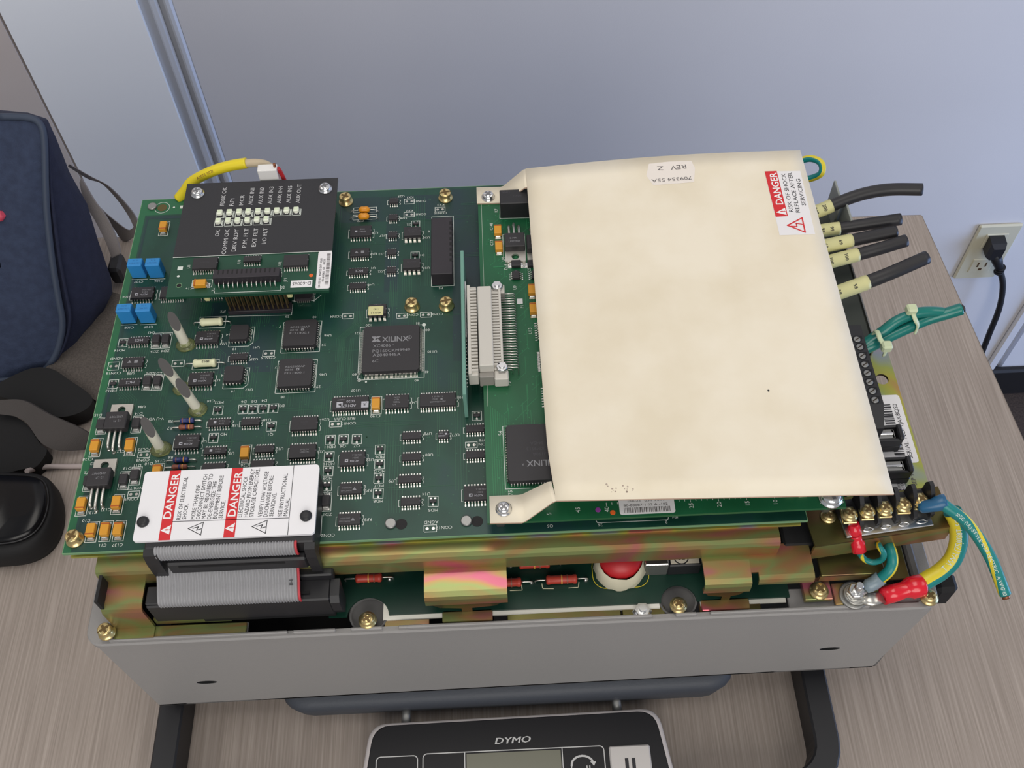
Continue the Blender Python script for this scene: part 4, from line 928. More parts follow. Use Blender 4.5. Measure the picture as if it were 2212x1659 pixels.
for o in list(t.children):                                      # outlines round the small parts
    nm = o.name.split('.')[0]; c = ORG[o] if nm not in ('chip',) else None
    if nm == 'transistor': b.frame(c.x - 2.2, c.y - 2.5, c.x + 2.2, c.y + 2.5, .28, zs, 'silk')
    if nm == 'tantalum_capacitor': b.lines([(c.x - 2.4, c.y + 4.9), (c.x - 2.4, c.y - 5), (c.x + 2.4, c.y - 5), (c.x + 2.4, c.y + 4.9)], .28, zs, 'silk', True)
    if nm == 'diode': b.frame(c.x - 2.3, c.y - 4.7, c.x + 2.3, c.y + 4.7, .28, zs, 'silk')
    if nm == 'film_capacitor': b.line(c.x - 4, c.y - 3.1, c.x + 4, c.y - 3.1, .28, zs, 'silk')
    if nm == 'chip' and len(o.data.polygons) < 40:
        c = ORG[o]; L = max(v.co.x for v in o.data.vertices) * 1000 + .7; w = max(v.co.y for v in o.data.vertices) * 1000 * .8
        b.lines([(c.x - L + .5, c.y + w), (c.x - L, c.y + w), (c.x - L, c.y - w), (c.x - L + .5, c.y - w)], .25, zs, 'silk')
        b.lines([(c.x + L - .5, c.y + w), (c.x + L, c.y + w), (c.x + L, c.y + .9), (c.x + L - .6, c.y), (c.x + L, c.y - .9), (c.x + L, c.y - w), (c.x + L - .5, c.y - w)], .25, zs, 'silk')
for s_, p_ in (('C107', (7.9, 152.7)), ('C106', (18.3, 152.6)), ('C108', (8.1, 122.8)), ('C109', (17.8, 122.6)), ('U104', (3.6, 142.8)), ('U43', (19.7, 119.0)), ('MD14', (5.8, 108.8)), ('ZD5', (23.3, 107.0)), ('ZD4', (28.5, 107.2)),
               ('U23', (56.7, 110.0)), ('U41', (73.2, 106.9)), ('19', (62.3, 106.6)), ('14', (58.2, 115.6)), ('7', (83.8, 119.2)), ('40', (100.7, 124.4)), ('U46', (108.0, 112.5)), ('29', (106.4, 106.8)), ('CON15', (79.7, 100.4)), ('U35', (72.9, 99.8)), ('AGND', (5.2, 103.8)), ('JP2', (54.1, 130.4)),
               ('CON18', (5.3, 95.1)), ('U38', (13.6, 94.5)), ('MD13', (6.0, 84.7)), ('ZD2', (23.2, 93.9)), ('ZD3', (27.1, 93.7)), ('U39', (55.9, 88.2)), ('U37', (72.2, 81.9)), ('19', (64.5, 81.4)), ('14', (58.7, 90.9)), ('18', (88.7, 76.8)), ('29', (105.4, 81.8)), ('U45', (107.1, 88.9)), ('7', (83.9, 94.5)),
               ('MD2', (58.8, 75.2)), ('C14', (54.8, 76.3)), ('D6', (70.5, 75.0)), ('D5', (75.4, 75.0)), ('D4', (80.2, 75.2)), ('D3', (88.8, 71.8)), ('U18', (82.6, 64.2)), ('U5', (68.1, 61.9)), ('Q1', (85.0, 56.1)), ('U26', (110.0, 63.0)), ('U4', (54.4, 53.9)), ('MD1', (62.7, 57.4)), ('U3', (68.0, 46.9)), ('U12', (89.8, 48.1)), ('U25', (109.1, 45.6)), ('C26', (74.7, 40.2)),
               ('U84', (22.2, 74.7)), ('D15', (2.3, 71.0)), ('D14', (21.4, 70.9)), ('V-U VEN', (29.8, 67.5)), ('R5', (37.1, 65.8)), ('R7', (37.3, 62.0)), ('R6', (40.1, 46.0)), ('C127', (16.1, 50.4)), ('C128', (2.1, 47.0)), ('83', (4.8, 44.6)), ('J12', (3.3, 40.0)), ('D13', (21.2, 41.3)), ('D11', (25.6, 42.5)), ('D10', (30.6, 43.2)), ('C135', (35.7, 44.4)), ('CON8', (27.6, 45.3)), ('VOLTS', (27.5, 51.0)), ('CON9', (25.7, 25.3)), ('C131', (9.6, 19.4)), ('C133', (15.3, 20.5)), ('C10', (7.6, 15.6)), ('C11', (17.2, 3.2)), ('C137', (23.5, 3.0)), ('VOLTS', (26.3, 30.9)),
               ('MD11', (113.0, 48.0)), ('Q6', (118.9, 48.0)), ('Q7', (125.3, 47.9)), ('MD10', (112.9, 39.0)), ('MD9', (112.9, 31.5)), ('Q2', (113.0, 24.0)), ('ZD1', (114.1, 13.3)), ('CON2', (114.8, 3.1)), ('MD6', (136.1, 41.5)), ('MD12', (136.1, 34.0)), ('MD7', (136.2, 26.5)), ('MD8', (136.1, 18.8)), ('U22', (131.6, 40.2)), ('RP2', (131.4, 24.3)), ('RP3', (132.0, 9.9)), ('U107', (123.4, 78.8)), ('U49', (151.0, 70.4)), ('U105', (173.9, 72.1)), ('C190', (133.3, 63.7)), ('BUS CURR', (118.9, 63.0)), ('CON13', (120.9, 60.3)), ('U78', (158.0, 52.8)), ('U77', (170.7, 51.5)), ('U80', (158.6, 41.4)), ('U79', (142.2, 28.7)), ('U14', (157.4, 21.3)), ('MD5', (160.5, 13.1)), ('AGND', (159.7, 7.3)), ('CON17', (165.3, 4.4)), ('160', (122.7, 88.1)), ('40', (152.4, 83.1)), ('41', (157.3, 87.8)), ('VFB', (183.1, 48.0)), ('CON11', (182.7, 45.8)), ('JP4', (266.3, 4.6)), ('26', (233.3, 2.3)), ('2', (262.1, 2.3)), ('Q5', (211.5, 2.8)),
               ('U29', (142.4, 206.1)), ('CON16', (152.7, 201.8)), ('CON12', (152.8, 192.1)), ('CON10', (163.9, 192.3)), ('KX3', (164.1, 198.4)), ('KX2', (147.2, 195.0)), ('KX1', (147.4, 205.0)), ('U28', (144.0, 189.7)), ('C72', (120.9, 189.0)), ('D2', (147.1, 184.8)), ('U36', (128.8, 179.9)), ('U27', (133.3, 177.6)), ('U30', (156.4, 174.9)), ('8', (157.7, 179.3)), ('RP4', (128.9, 165.1)), ('U33', (133.2, 164.7)), ('D1', (154.4, 162.7)), ('U1', (129.0, 155.3)), ('U32', (133.3, 152.6)), ('U31', (156.6, 153.8)), ('U40', (128.1, 144.0)), ('P5', (164.0, 139.7)), ('U109', (132.0, 130.5)), ('CON4', (111.5, 124.2)), ('CON5', (149.8, 123.2)), ('CON6', (162.1, 122.9)), ('120', (127.9, 117.8)), ('81', (152.6, 117.7)), ('80', (157.4, 113.2)), ('121', (122.7, 113.1)), ('U110', (159.8, 99.8))):
    text(b, s_, p_[0], p_[1], zs, 1.45, 'silk', 180, .0, 1.05)
def pads(p, q, fill='tin'):
    box_at(p, q, .3); m = ((p[0] + q[0]) / 2, (p[1] + q[1]) / 2); d = (q[0] - p[0]) / 4
    for sg in (-1, 1): b.disk(m[0] + sg * d, m[1], .72, zs, fill, 12)
for p_, q_ in (((114.6, 125.7), (120.1, 122.5)), ((141.8, 124.4), (147.1, 121.4)), ((153.8, 124.5), (159.2, 121.3)), ((144.2, 203.8), (149.6, 200.2)), ((144.2, 193.9), (149.8, 190.5)), ((161.0, 196.7), (166.4, 193.4)), ((112.0, 61.8), (117.5, 58.7)), ((156.6, 5.9), (162.0, 2.6)), ((175.3, 47.3), (180.6, 44.1)), ((76.8, 104.7), (82.5, 101.3)), ((24.9, 49.7), (30.4, 46.6)), ((23.8, 29.3), (28.9, 26.2)), ((33.0, 101.1), (38.9, 97.4)), ((1.9, 101.7), (7.1, 96.9))): pads(p_, q_)
for p_, q_ in (((116.8, 198.8), (129.2, 195.2)), ((116.7, 193.5), (129.2, 189.9)), ((159.2, 189.7), (170.8, 141.1)), ((43.0, 127.5), (56.1, 120.4)), ((43.2, 100.5), (55.9, 95.0))): box_at(p_, q_)
l_ = [(231.7, 4.4), (232.2, 3.4), (262.9, 3.3), (263.3, 4.4)]; b.lines(l_, .3, zs, 'silk')
l_ = [(111.6, 12.8), (111.7, 3.7), (110.0, 0.1)]; b.lines(l_, .3, zs, 'silk')
l_ = [(88.5, 135.5), (99.7, 135.1), (103.0, 138.5)]; b.lines(l_, .3, zs, 'silk')
l_ = [(57.2, 127.3), (88.9, 126.5), (89.0, 133.4)]; b.lines(l_, .3, zs, 'silk')
text(b, '20', *(91.0, 135.3), zs, 1.4, 'silk', 180); text(b, '26', *(86.9, 125.4), zs, 1.4, 'silk', 180)
b.build('silkscreen', t, kind='stuff')

def tline(b, s_, A, E_, z, h, mt, bold=0):                        # a run of print from point A to point E_
    A = Vector(A[:2]); E_ = Vector(E_[:2]); d = E_ - A
    text(b, s_, (A.x + E_.x) / 2, (A.y + E_.y) / 2, z, h, mt, math.degrees(math.atan2(d.y, d.x)), bold, w=d.length)
# ================================================================== status indicator board
t = thing('status_board', 'black-faced indicator board with fifteen pale LEDs raised on pins', 'circuit board', (71, 162, 18.4))
sx0, sx1, sy0, sy1, zz = 32.0, 111.1, 124.6, 201.4, 20.0
B().box(sx0, sy0, zz - 1.6, sx1, sy1, zz, 'pcb_three').build('circuit_board', t)
oy = (68.3, 150.0)[1]
B().box(sx0 - .2, oy, zz, sx1 + .2, sy1 + .2, zz + .25, 'overlay_black').build('face_overlay', t, label='black printed face sheet')
def _led():
    b = B(); b.box(-1.35, -1.5, 0, 1.35, 1.5, 1.9, 'led', .3); b.box(-1.0, -.9, 1.85, 1.0, 1.1, 2.0, 'led_lens', .1)
    b.box(-.9, -2.1, 0, .9, -1.4, .7, 'solder', .1); return b
LED = proto('led', _led)
r1 = [(51.9, 178.5), (56.9, 178.5), (61.8, 178.5), (66.6, 178.4), (71.6, 178.4), (76.5, 178.3), (81.3, 178.3), (86.3, 178.2), (91.2, 178.2)]
r2 = [(51.8, 172.6), (56.8, 172.6), (61.7, 172.5), (66.7, 172.5), (71.6, 172.5), (76.4, 172.4)]
for p_ in r1 + r2: inst(LED, 'led', t, (p_[0], p_[1] + .4, zz + .25))
b = B(); zp = zz + .3
for p_ in r1: b.frame(p_[0] - 1.9, p_[1] - 2.6, p_[0] + 2.3, p_[1] + 1.6, .3, zp, 'silk').rect(p_[0] + 1.5, p_[1] - 2, p_[0] + 2.0, p_[1] + 1, zp, 'silk')
for p_ in r2: b.frame(p_[0] - 1.9, p_[1] - 2.6, p_[0] + 2.3, p_[1] + 1.6, .3, zp, 'silk').rect(p_[0] + 1.5, p_[1] - 2, p_[0] + 2.0, p_[1] + 1, zp, 'silk')
for s_, p_, ln in (('FDBK OK', (52.1, 191.3), 250), ('RPI', (57.0, 186.8), 100), ('MCR', (62.0, 188.0), 140), ('AUX IN1', (66.8, 190.4), 232), ('AUX IN2', (71.8, 190.6), 232), ('AUX IN3', (76.7, 190.7), 235), ('AUX IN4', (81.5, 190.8), 235), ('AUX IN5', (86.4, 190.8), 235), ('AUX OUT', (91.3, 191.1), 260),
                ('OK', (52.1, 165.5), 85), ('COMM OK', (56.9, 159.3), 322), ('DRV RDY', (61.7, 160.0), 285), ('P.M. FLT', (66.7, 161.3), 245), ('EXT FLT', (71.5, 161.3), 238), ('I/O FLT', (76.4, 162.1), 205)):
    text(b, s_, *p_, zp, 2.15, 'overlay_print', 90, 0, w=ln * .0527)
b.line(sx0, oy, sx1, oy, .35, zp, 'silk')
b.build('printed_text', t, kind='stuff')
chip('W', 10, (43.5, 138.3), (54.8, 138.8), [('74HC573', 0, .6, .8, 180, 'chip_dim')], t, zz)
chip('N', 7, (68.4, 142.8), (75.7, 142.7), (), t, zz)
chip('W', 10, (88.6, 138.0), (99.5, 138.1), [('74HC573', 0, .6, .8, 180, 'chip_dim')], t, zz)
p_ = (48.2, 130.5); inst(TANT, 'tantalum_capacitor', t, (p_[0], p_[1] + .6, zz), PI / 2)
a_ = (55.0, 131.3); e_ = (87.3, 131.0); f_ = (56.9, 132.9)
hd = B().box(a_[0], a_[1], zz, e_[0], a_[1] + 5.4, zz + 5, 'header', .2).build('header', t)
b = B(); n_ = 13; stp = (e_[0] - a_[0] - 5) / (n_ - 1)
for i in range(n_):
    x = a_[0] + 2.5 + i * stp
    b.box(x - .35, a_[1] + 2.4, zz + 4.7, x + .35, a_[1] + 5.0, zz + 5.05, 'header_dark')
b.build('contact_slot', hd, kind='stuff')
b = B()
for i in range(n_):
    x = a_[0] + 2.5 + i * stp; b.tube(cr([(x, a_[1], zz + 2), (x, a_[1] - 1.6, zz + 1.8), (x, a_[1] - 2.6, zz)], 3), .32, 'tin', 6)
b.build('pins', hd, kind='stuff')
for p_ in ((38.4, 193.8), (105.2, 193.3)): screw('silver_pan', t, *p_, zz + .25, .4, 1.05)
b = B(); zp = zz + .08
b.lines([(54.9, 129.1), (55.4, 126.0), (87.4, 125.9), (87.1, 129.3)], .3, zp, 'silk'); b.lines([(55.0, 137.9), (87.1, 137.7), (87.3, 134.7)], .3, zp, 'silk')
for s_, p_ in (('U1', (40.5, 143.7)), ('U3', (65.2, 145.6)), ('U2', (85.7, 143.3)), ('JP1', (89.3, 132.4)), ('25', (86.2, 139.3)), ('26', (88.5, 127.8)), ('2', (54.5, 127.6)), ('C1+', (42.7, 129.7))): text(b, s_, *p_, zp, 1.5, 'silk', 90 if s_ != 'C1+' else 180)
p_ = (36.4, 142.9); b.rect(p_[0] - 1.3, p_[1] - 1.2, p_[0] + 1.3, p_[1] + 1.2, zp, 'silk'); p_ = (36.2, 137.8); b.disk(*p_, .7, zp, 'silk')
p_ = (37.4, 131.8); b.disk(*p_, 1.5, zp, 'pcb_edge').disk(*p_, 1.2, zp + .02, 'header_dark')
p_ = (48.3, 132.5); b.frame(p_[0] - 4.6, p_[1] - 2.4, p_[0] + 5.2, p_[1] + 2.2, .3, zp, 'silk')
b.build('silkscreen', t, kind='stuff')
p_ = (101.8, 134.8); B().lathe(*p_, [(1.1, zz), (1, zz + .12)], 'dot_orange', 14).build('paint_dot', t, label='orange paint dot')
p_, q_ = (92.2, 127.6), (102.7, 131.8)
b = B().box(p_[0], p_[1] - .2, zz, q_[0], q_[1], zz + .12, 'label_white'); text(b, 'D-60065', (p_[0] + q_[0]) / 2, (p_[1] + q_[1]) / 2, zz + .16, 2.0, 'ink', 180, w=(q_[0] - p_[0]) * .86); b.build('small_label', t)
p_, q_ = (104.5, 125.8), (109.7, 149.9)
b = B().prism(rrect(p_[0], p_[1], p_[0] + 6.9, q_[1], 1.1), zz, zz + .12 + .25, 'label_white'); zl = zz + .42; cxx = p_[0]; L_ = q_[1] - p_[1]
text(b, '100 051 02  90A025-207  0Q01', cxx + 1.7, (p_[1] + q_[1]) / 2 - 2, zl, 1.0, 'ink', 90, .01, w=L_ * .78); text(b, '00-60065  02   0020', cxx + 3.3, (p_[1] + q_[1]) / 2 - .5, zl, 1.0, 'ink', 90, .01, w=L_ * .6)
random.seed(9); y = p_[1] + 2
while y < q_[1] - 1.4:
    w = random.choice((.2, .25, .5)); b.rect(cxx + 4.4, y, cxx + 6.2, y + w, zl, 'ink_grey'); y += w + random.choice((.2, .3, .5))
b.build('barcode_label', t)
a_ = (57.3, 127.9); e_ = (88.9, 126.5)
hd = B().box(a_[0], a_[1] + .2, 0, e_[0], a_[1] + 5.2, 2.6, 'header', .2).build('pin_header', t, label='tall pin header joining the boards'); b = B()
for i in range(13):
    x = a_[0] + 1.4 + i * (e_[0] - a_[0] - 2.8) / 12
    for dy in (1.3, 3.9): b.box(x - .33, a_[1] + dy - .33, 2.4, x + .33, a_[1] + dy + .33, 18.4, 'pin_brass')
b.build('pins', hd, kind='stuff')
for p_ in ((50.5, 125.7), (90.9, 125.7)): B().box(p_[0] - 1.4, p_[1] + .6, 13.5, p_[0] + 1.4, p_[1] + 2.4, 18.4, 'marker', .5).build('board_clip', t, label='pale yellow plastic board clip')
for x, y in ((38, 196), (105, 196)): B().lathe(x, y, [(2.6, 0), (2.6, 18.4)], 'dull_metal', 6).build('standoff', t)

# ================================================================== interface board under the cover
t = IB = thing('interface_board', 'bright green interface circuit board half hidden under the cream cover', 'circuit board', (261, 100, 8.4))
ix0, ix1, iy0, iy1, zi = 184.5, 338.0, .6, 200.4, 10.0
B().box(ix0, iy0, zi - 1.6, ix1, iy1, zi - .02, 'pcb_two').rect(ix0 + .2, iy0 + .2, ix1 - .2, iy1 - .2, zi, 'pcb_two').build('circuit_board', t)
for x in (190, 332):
    for y in (6, 194): B().lathe(x, y, [(2.8, 0), (2.8, 8.4)], 'dull_metal', 6).build('standoff', t)
b = B(); random.seed(21)
for k in range(9): b.line(ix0 + 3 + k * 1.0, 12, ix0 + 3 + k * 1.0, 60 - k, .22, zi + .04, 'pcb_two_trace')
for k in range(60):
    x = random.uniform(ix0 + 4, ix0 + 26); y = random.uniform(16, 185); L = random.uniform(5, 22)
    b.lines([(x, y), (x + L * .3, y + L * .3), (x + L * .3, y + L)], .22, zi + .04, 'pcb_two_trace')
for k in range(120): b.disk(random.uniform(ix0 + 3, ix0 + 28), random.uniform(8, 195), .4, zi + .05, 'pcb_two_trace', 6)
b.build('copper_trace', t, kind='stuff')
a_ = (196.1, 177.0); e_ = (211.7, 176.5)
b = B().box(a_[0], a_[1], zi, e_[0], a_[1] + 10, zi + 11, 'black', .4); rl_ = b.build('relay', t)
b = B(); text(b, 'OMR', a_[0] + 3.4, a_[1] + 8, zi + 11.05, 1.3, 'chip_dim', 180); text(b, 'G5V-2', a_[0] + 9, a_[1] + 5, zi + 11.05, 1.2, 'chip_dim', 180); b.build('marking', rl_, kind='stuff')
for p_ in ((194.4, 163.8), (194.6, 152.6), (210.0, 123.1), (210.1, 111.2)): tant(t, p_, zi)
to220(t, (202.7, 152.3), zi, -1, ('LM2990T', '12 MA')); to220(t, (213.9, 150.5), zi, -1, ('LM2990T', '12 MA'))
for p_ in ((202.9, 142.6), (211.0, 142.3)): inst(SMB, 'diode', t, (p_[0], p_[1] + 1.6, zi), PI / 2)
pn = chip_proto('N', 4, 1.27)
for p_ in ((202.5, 134.8), (212.3, 134.6)): inst(pn, 'chip', t, (p_[0], p_[1] + 2, zi), PI / 2)
pw = chip_proto('W', 8, 1.27)
for p_ in ((210.2, 101.6), (210.5, 84.2), (210.6, 83.5), (211.2, 63.5)): inst(pw, 'chip', t, (p_[0] + 5.4, p_[1], zi), PI / 2)
a_ = (193.9, 17.8)
o = quad_pack(t, a_[0] + 14.6, a_[1] + 14.6, 29.2, 29.2, 30, 30, 21, 21, 4.2, zi); o['label'] = 'large square black chip with J-shaped pins'
p_ = (207.0, 26.5)
marking(o, [('XILINX', p_[0] + 2, p_[1], 3.0, 'chip_mark', 180, .012, 13), ('R', p_[0] - 6.3, p_[1] - .4, 1, 'chip_mark', 180), ('XC3190A', p_[0] + 3, p_[1] + 4.6, 1.6, 'chip_dim', 180), ('PC84CKM9913', p_[0] + 3, p_[1] + 7.4, 1.6, 'chip_dim', 180), ('A2013445A', p_[0] + 3, p_[1] + 10.2, 1.6, 'chip_dim', 180)], zi + 4.23)
b = B(); zp = zi + .09
b.lines([(194.7, 48.8), (192.7, 48.8), (192.8, 16.6), (203.1, 16.5)], .3, zp, 'silk')
b.lines([(196.3, 188.2), (195.7, 177.0), (211.6, 176.6)], .3, zp, 'silk')
text(b, '54', *(191.5, 45.2), zp, 1.8, 'silk', 90); text(b, '75', *(194.8, 14.7), zp, 1.8, 'silk', 90)
for s_, p_ in (('K7', (194.0, 182.8)), ('C148', (191.1, 171.5)), ('C17', (191.0, 160.3)), ('U4', (196.5, 148.7)), ('D26', (197.6, 143.6)), ('U9', (201.6, 129.7)), ('F1', (204.5, 117.4)), ('U13', (207.8, 102.3)), ('Q25', (209.3, 140.2)), ('P3', (196.5, 72.1))): text(b, s_, *p_, zp, 1.6, 'silk', 90)
p_ = (202.4, 149.4); b.frame(p_[0] - 5.6, p_[1] - 1.5, p_[0] + 5.6, p_[1] + 16, .3, zp, 'silk')
b.line(ix0 + 1.8, 60, ix0 + 1.8, 188, .25, zp, 'silk_dim')
p_ = (203.7, 120.9); b.rect(p_[0] - 1.4, p_[1] - 1.6, p_[0] + 1.4, p_[1] + 1.6, zp, 'solder'); b.rect(*(191.3, 143.4), *(197.6, 144.0), zp, 'pcb_two_trace')
y_ = (284.4, 6.7)[1]; xk = (308.2, 6.6)[0]; xj = (272.0, 6.3)[0]; st = (xk - xj) / 15
for k in range(-3, 31):
    x = xk - st * k; b.line(x, y_ + 1, x, y_ + (-.4 if k % 5 == 0 else .2), .22, zp, 'silk')
for s_, k in (('10', 0), ('15', 5), ('20', 10), ('25', 15), ('40', 30)): text(b, s_, xk - st * k, y_ - 2.1, zp, 1.9, 'silk', 90)
text(b, '45', *(223.4, 4.9), zp, 1.9, 'silk', 90); text(b, '5', *(210.9, 3.7), zp, 1.9, 'silk', 90)
text(b, '0.0', *(336.2, 4.3), zp, 2.2, 'silk', 90); text(b, 'Y', *(328.1, 3.5), zp, 2, 'silk', 90)
p_, q_ = (334.5, 3.7), (329.9, 3.5); b.line(*p_, *q_, .25, zp, 'silk').line(q_[0], q_[1], q_[0] + 1, q_[1] + .8, .25, zp, 'silk').line(q_[0], q_[1], q_[0] + 1, q_[1] - .8, .25, zp, 'silk')
b.build('silkscreen', t, kind='stuff')
for p_, m_, l_ in (((238.2, 3.0), 'dot_orange', 'orange paint dot'), ((232.0, 4.6), 'dot_purple', 'purple paint dot')): B().lathe(*p_, [(1.2, zi), (1.1, zi + .12)], m_, 14).build('paint_dot', t, label=l_)
p_, q_ = (241.2, 1.7), (265.0, 1.8)
b = B().prism(rrect(p_[0], p_[1], q_[0], p_[1] + 8, 1), zi, zi + .12, 'label_white'); random.seed(4); x = p_[0] + 2
while x < q_[0] - 2.2: w = random.choice((.2, .3, .5)); b.rect(x, p_[1] + .7, x + w, p_[1] + 3.2, zi + .17, 'ink_grey'); x += w + random.choice((.2, .3, .45))
text(b, '80-80087-1 02 A -102', (p_[0] + q_[0]) / 2 - .5, p_[1] + 4.3, zi + .17, 1.1, 'ink_grey', 0, .01, w=19); text(b, '00021  031 7019', (p_[0] + q_[0]) / 2, p_[1] + 6.4, zi + .17, 1.1, 'ink_grey', 0, w=16); b.build('barcode_label', t)
p_ = (331.9, 5.1); screw('silver_pan', t, *p_, zi, .2, 1.5)
for p_ in ((315.2, 6.5), (320.3, 6.2)): B().box(p_[0] - 2, p_[1], zi, p_[0] + 2, p_[1] + 3, zi + 1.8, 'resist_cream', .3).build('small_capacitor', t)

# grey two-row connector, its mating half and the upright plug board
def din(par, xl, xr, y0, y1, z0, z1, teeth, mt='din_grey', name='connector_half'):
    o = B().box(xl, y0, z0, xr, y1, z1 - 1.6, mt, .3).build(name, par); b = B(); n = 26; st = (y1 - y0 - 3) / n
    if teeth < 0: b.box(xl, y0, z1 - 1.8, xl + 1.6, y1, z1, mt, .2)
    else: b.box(xr - 1.2, y0, z1 - 1.8, xr, y1, z1, mt, .2)
    for i in range(n):
        y = y0 + 1.5 + i * st; u0, u1 = (xl + 1.2, xr) if teeth < 0 else (xl, xr - 1)
        b.box(u0, y, z1 - 1.8, u1, y + st * .55, z1 - .2, mt)
    b.build('contact_rib', o, kind='stuff'); return o
t2 = thing('plug_board', 'upright thin green board plugged into the grey pin connector', 'circuit board', (176, 102, 0))
B().box(175.2, 60.5, .4, 176.9, 147, 20, 'pcb_side', .2).build('circuit_board', t2)
b = B()
for i in range(26):
    y = 70 + i * 2.0; b.lathe(0, 0, [(.5, 0), (.3, .6)], 'solder', 6, Matrix.Translation((176.9, y, 15)) @ Matrix.Rotation(PI / 2, 4, 'Y')).lathe(0, 0, [(.5, 0), (.3, .6)], 'solder', 6, Matrix.Translation((176.9, y, 12)) @ Matrix.Rotation(PI / 2, 4, 'Y'))
b.build('solder_joint', t2, kind='stuff')
B().box(176.95, 96, 2, 177.4, 130, 16, 'label_white').build('label_strip', t2)
din(t2, 178.0, 182.6, 72.6, 125.4, 9.5, 19, -1).name = 'socket_half'
t3 = din(t, 189.9, 194.4, 75.5, 122.5, 10, 19, 1); t3.name = 'connector_half'
B().box(183.2, 74.6, 9, 189.9, 121.8, 22, 'din_grey', .4).build('connector_body', t)
B().box(183.0, 71.6, 9, 189.8, 74.6, 17, 'din_dark', .4).build('connector_end', t); B().box(189.9, 70.4, 10, 196.4, 75.6, 16.5, 'din_grey', .5).build('mounting_ear', t); B().box(189.9, 121.5, 10, 196.4, 127, 16.5, 'din_grey', .5).build('mounting_ear', t)
b = B()
for i in range(30):
    y = 77 + i * 1.52
    for k, (x1, z1) in enumerate(((201.2, 16), (198.6, 13.6))): b.tube([(194.3, y + k * .5, z1), (x1 - .6, y + k * .5, z1), (x1, y + k * .5, z1 - .8), (x1, y + k * .5, 10)], .24, 'tin', 5)
b.build('pins', t3, kind='stuff')
for p_ in ((192.8, 124.7), (193.5, 76.1)): B().lathe(p_[0], p_[1], [(2.9, 16.5), (2.9, 18.4), (2.5, 18.8)], 'bright_metal', 6).lathe(p_[0], p_[1], [(1.5, 18.8), (1.4, 19.6)], 'bright_metal', 12).build('nut', t)

# ================================================================== cream insulating cover
def zc(x, y): return 25 + 5 * max(0, min(1, (x - 211) / 143)) * max(0, min(1, y / 200)) + 1.6 * math.sin(PI * max(0, min(1, (x - 211) / 143))) * max(0, min(1, (y - 120) / 80))
t = thing('insulating_cover', 'large cream insulating sheet cover with two screwed tabs', 'cover', (282, 100, 10))
cl0, cl1 = 211.7, 210.4
def edge_y0(f): return 2.0 - 3.9 * f * 1.0
xs = [i / 16 for i in range(17)]; ys = [i / 20 for i in range(21)]
def cpt(f, g):
    xl = cl0 + (cl1 - cl0) * g + 1.9 * max(0, 1 - g * 8); xr = 353.4; x = xl + (xr - xl) * f
    y = edge_y0(f) + (197.6 - edge_y0(f)) * g + (.8 * math.sin(PI * f)) * (g ** 8); return (x, y, zc(x, y))
rows = [[cpt(f, g) for f in xs] for g in ys]; th = .9
def sheet(rows, name, mt='cover'):
    b = B(); b.grid(rows, mt); low = [[(p[0], p[1], p[2] - th) for p in r] for r in rows]; b.grid(low, mt)
    per = rows[0] + [r[-1] for r in rows[1:]] + rows[-1][::-1][1:] + [r[0] for r in rows[::-1][1:]]; pl_ = [(p[0], p[1], p[2] - th) for p in per]
    b.grid([per, pl_], 'cover_edge', smooth=False); return b.build(name, t)
sheet(rows, 'cover_sheet')
def tabs(flat, ramp_top, name):                                   # flat: four corners, ramp_top: the two points where it meets the sheet
    (ax, ay), (bx_, by_), (cx_, cy_), (dx, dy) = flat; z0 = 10.95
    r0 = [(ax, ay, z0), (dx, dy, z0)]; r1 = [(bx_, by_, z0), (cx_, cy_, z0)]
    top = [(p[0] + .2, p[1], zc(*p) - .02) for p in ramp_top]
    mid = [tuple(u + (v - u) * .12 for u, v in zip(a, c)) for a, c in zip(r1, top)]
    mid = [(m[0], m[1], m[2] - .9) for m in mid]; m2 = [tuple(u + (v - u) * .88 for u, v in zip(a, c)) for a, c in zip(r1, top)]; m2 = [(m[0], m[1], m[2] + .9) for m in m2]
    return sheet([r0, r1, mid, m2, top], name)
tabs(((184, 199.7), (196.7, 199.2), (196.9, 187.4), (184, 187.8)), ((210.4, 197.4), (210.5, 184)), 'cover_tab')
tabs(((185.7, 13.1), (198.1, 13.0), (199.1, -.3), (185.6, .1)), ((212.0, 11.2), (213.6, 2.0)), 'cover_tab')
for p_ in ((190.1, 191.7), (191.7, 6.3)): screw('silver_pan', t, *p_, 11, .8, 1.05)
def drape(b, off): b.v = [(x, y, zc(x, y) + off) for x, y, _ in b.v]; return b
b = B(); k_ = [(274.1, 193.5), (285.2, 194.1), (296.1, 193.5), (297.3, 188.4), (295.5, 178.8), (285.4, 178.4), (274.6, 178.4), (271.9, 185.3)]
drape(b.flat(k_, 0, 'sticker'), .08)
b2 = B(); text(b2, 'REV', *(288.9, 189.6), 0, 2.9, 'ink_grey', 182, 0, w=8.0); text(b2, 'Z', *(279.6, 189.7), 0, 2.8, 'ink_grey', 176, 0, w=3.2)
text(b2, '709354 55A', *(284.4, 181.5), 0, 2.2, 'ink_pale', 181, 0, w=20.5); drape(b2, .16)
b.add(b2.v, b2.f, 'ink_grey'); b.build('handwritten_sticker', t)
b = B().flat([(332.3, 183.5), (350.5, 182.8), (349.5, 140.1), (332.2, 140.6)], 0, 'label_white'); drape(b, .08)
b2 = B().flat([(332.3, 183.5), (338.5, 183.4), (338.5, 152.6), (332.4, 152.6)], 0, 'red_print'); drape(b2, .13); b.add(b2.v, b2.f, 'red_print')
b2 = B(); tline(b2, 'DANGER', (335.8, 160.5), (336.2, 182.4), 0, 3.6, 'white_print', .018); drape(b2, .2); b.add(b2.v, b2.f, 'white_print')
b2 = B().flat([(333.1, 155.4), (338.0, 158.1), (338.0, 153.3)], 0, 'white_print'); drape(b2, .2); b.add(b2.v, b2.f, 'white_print')
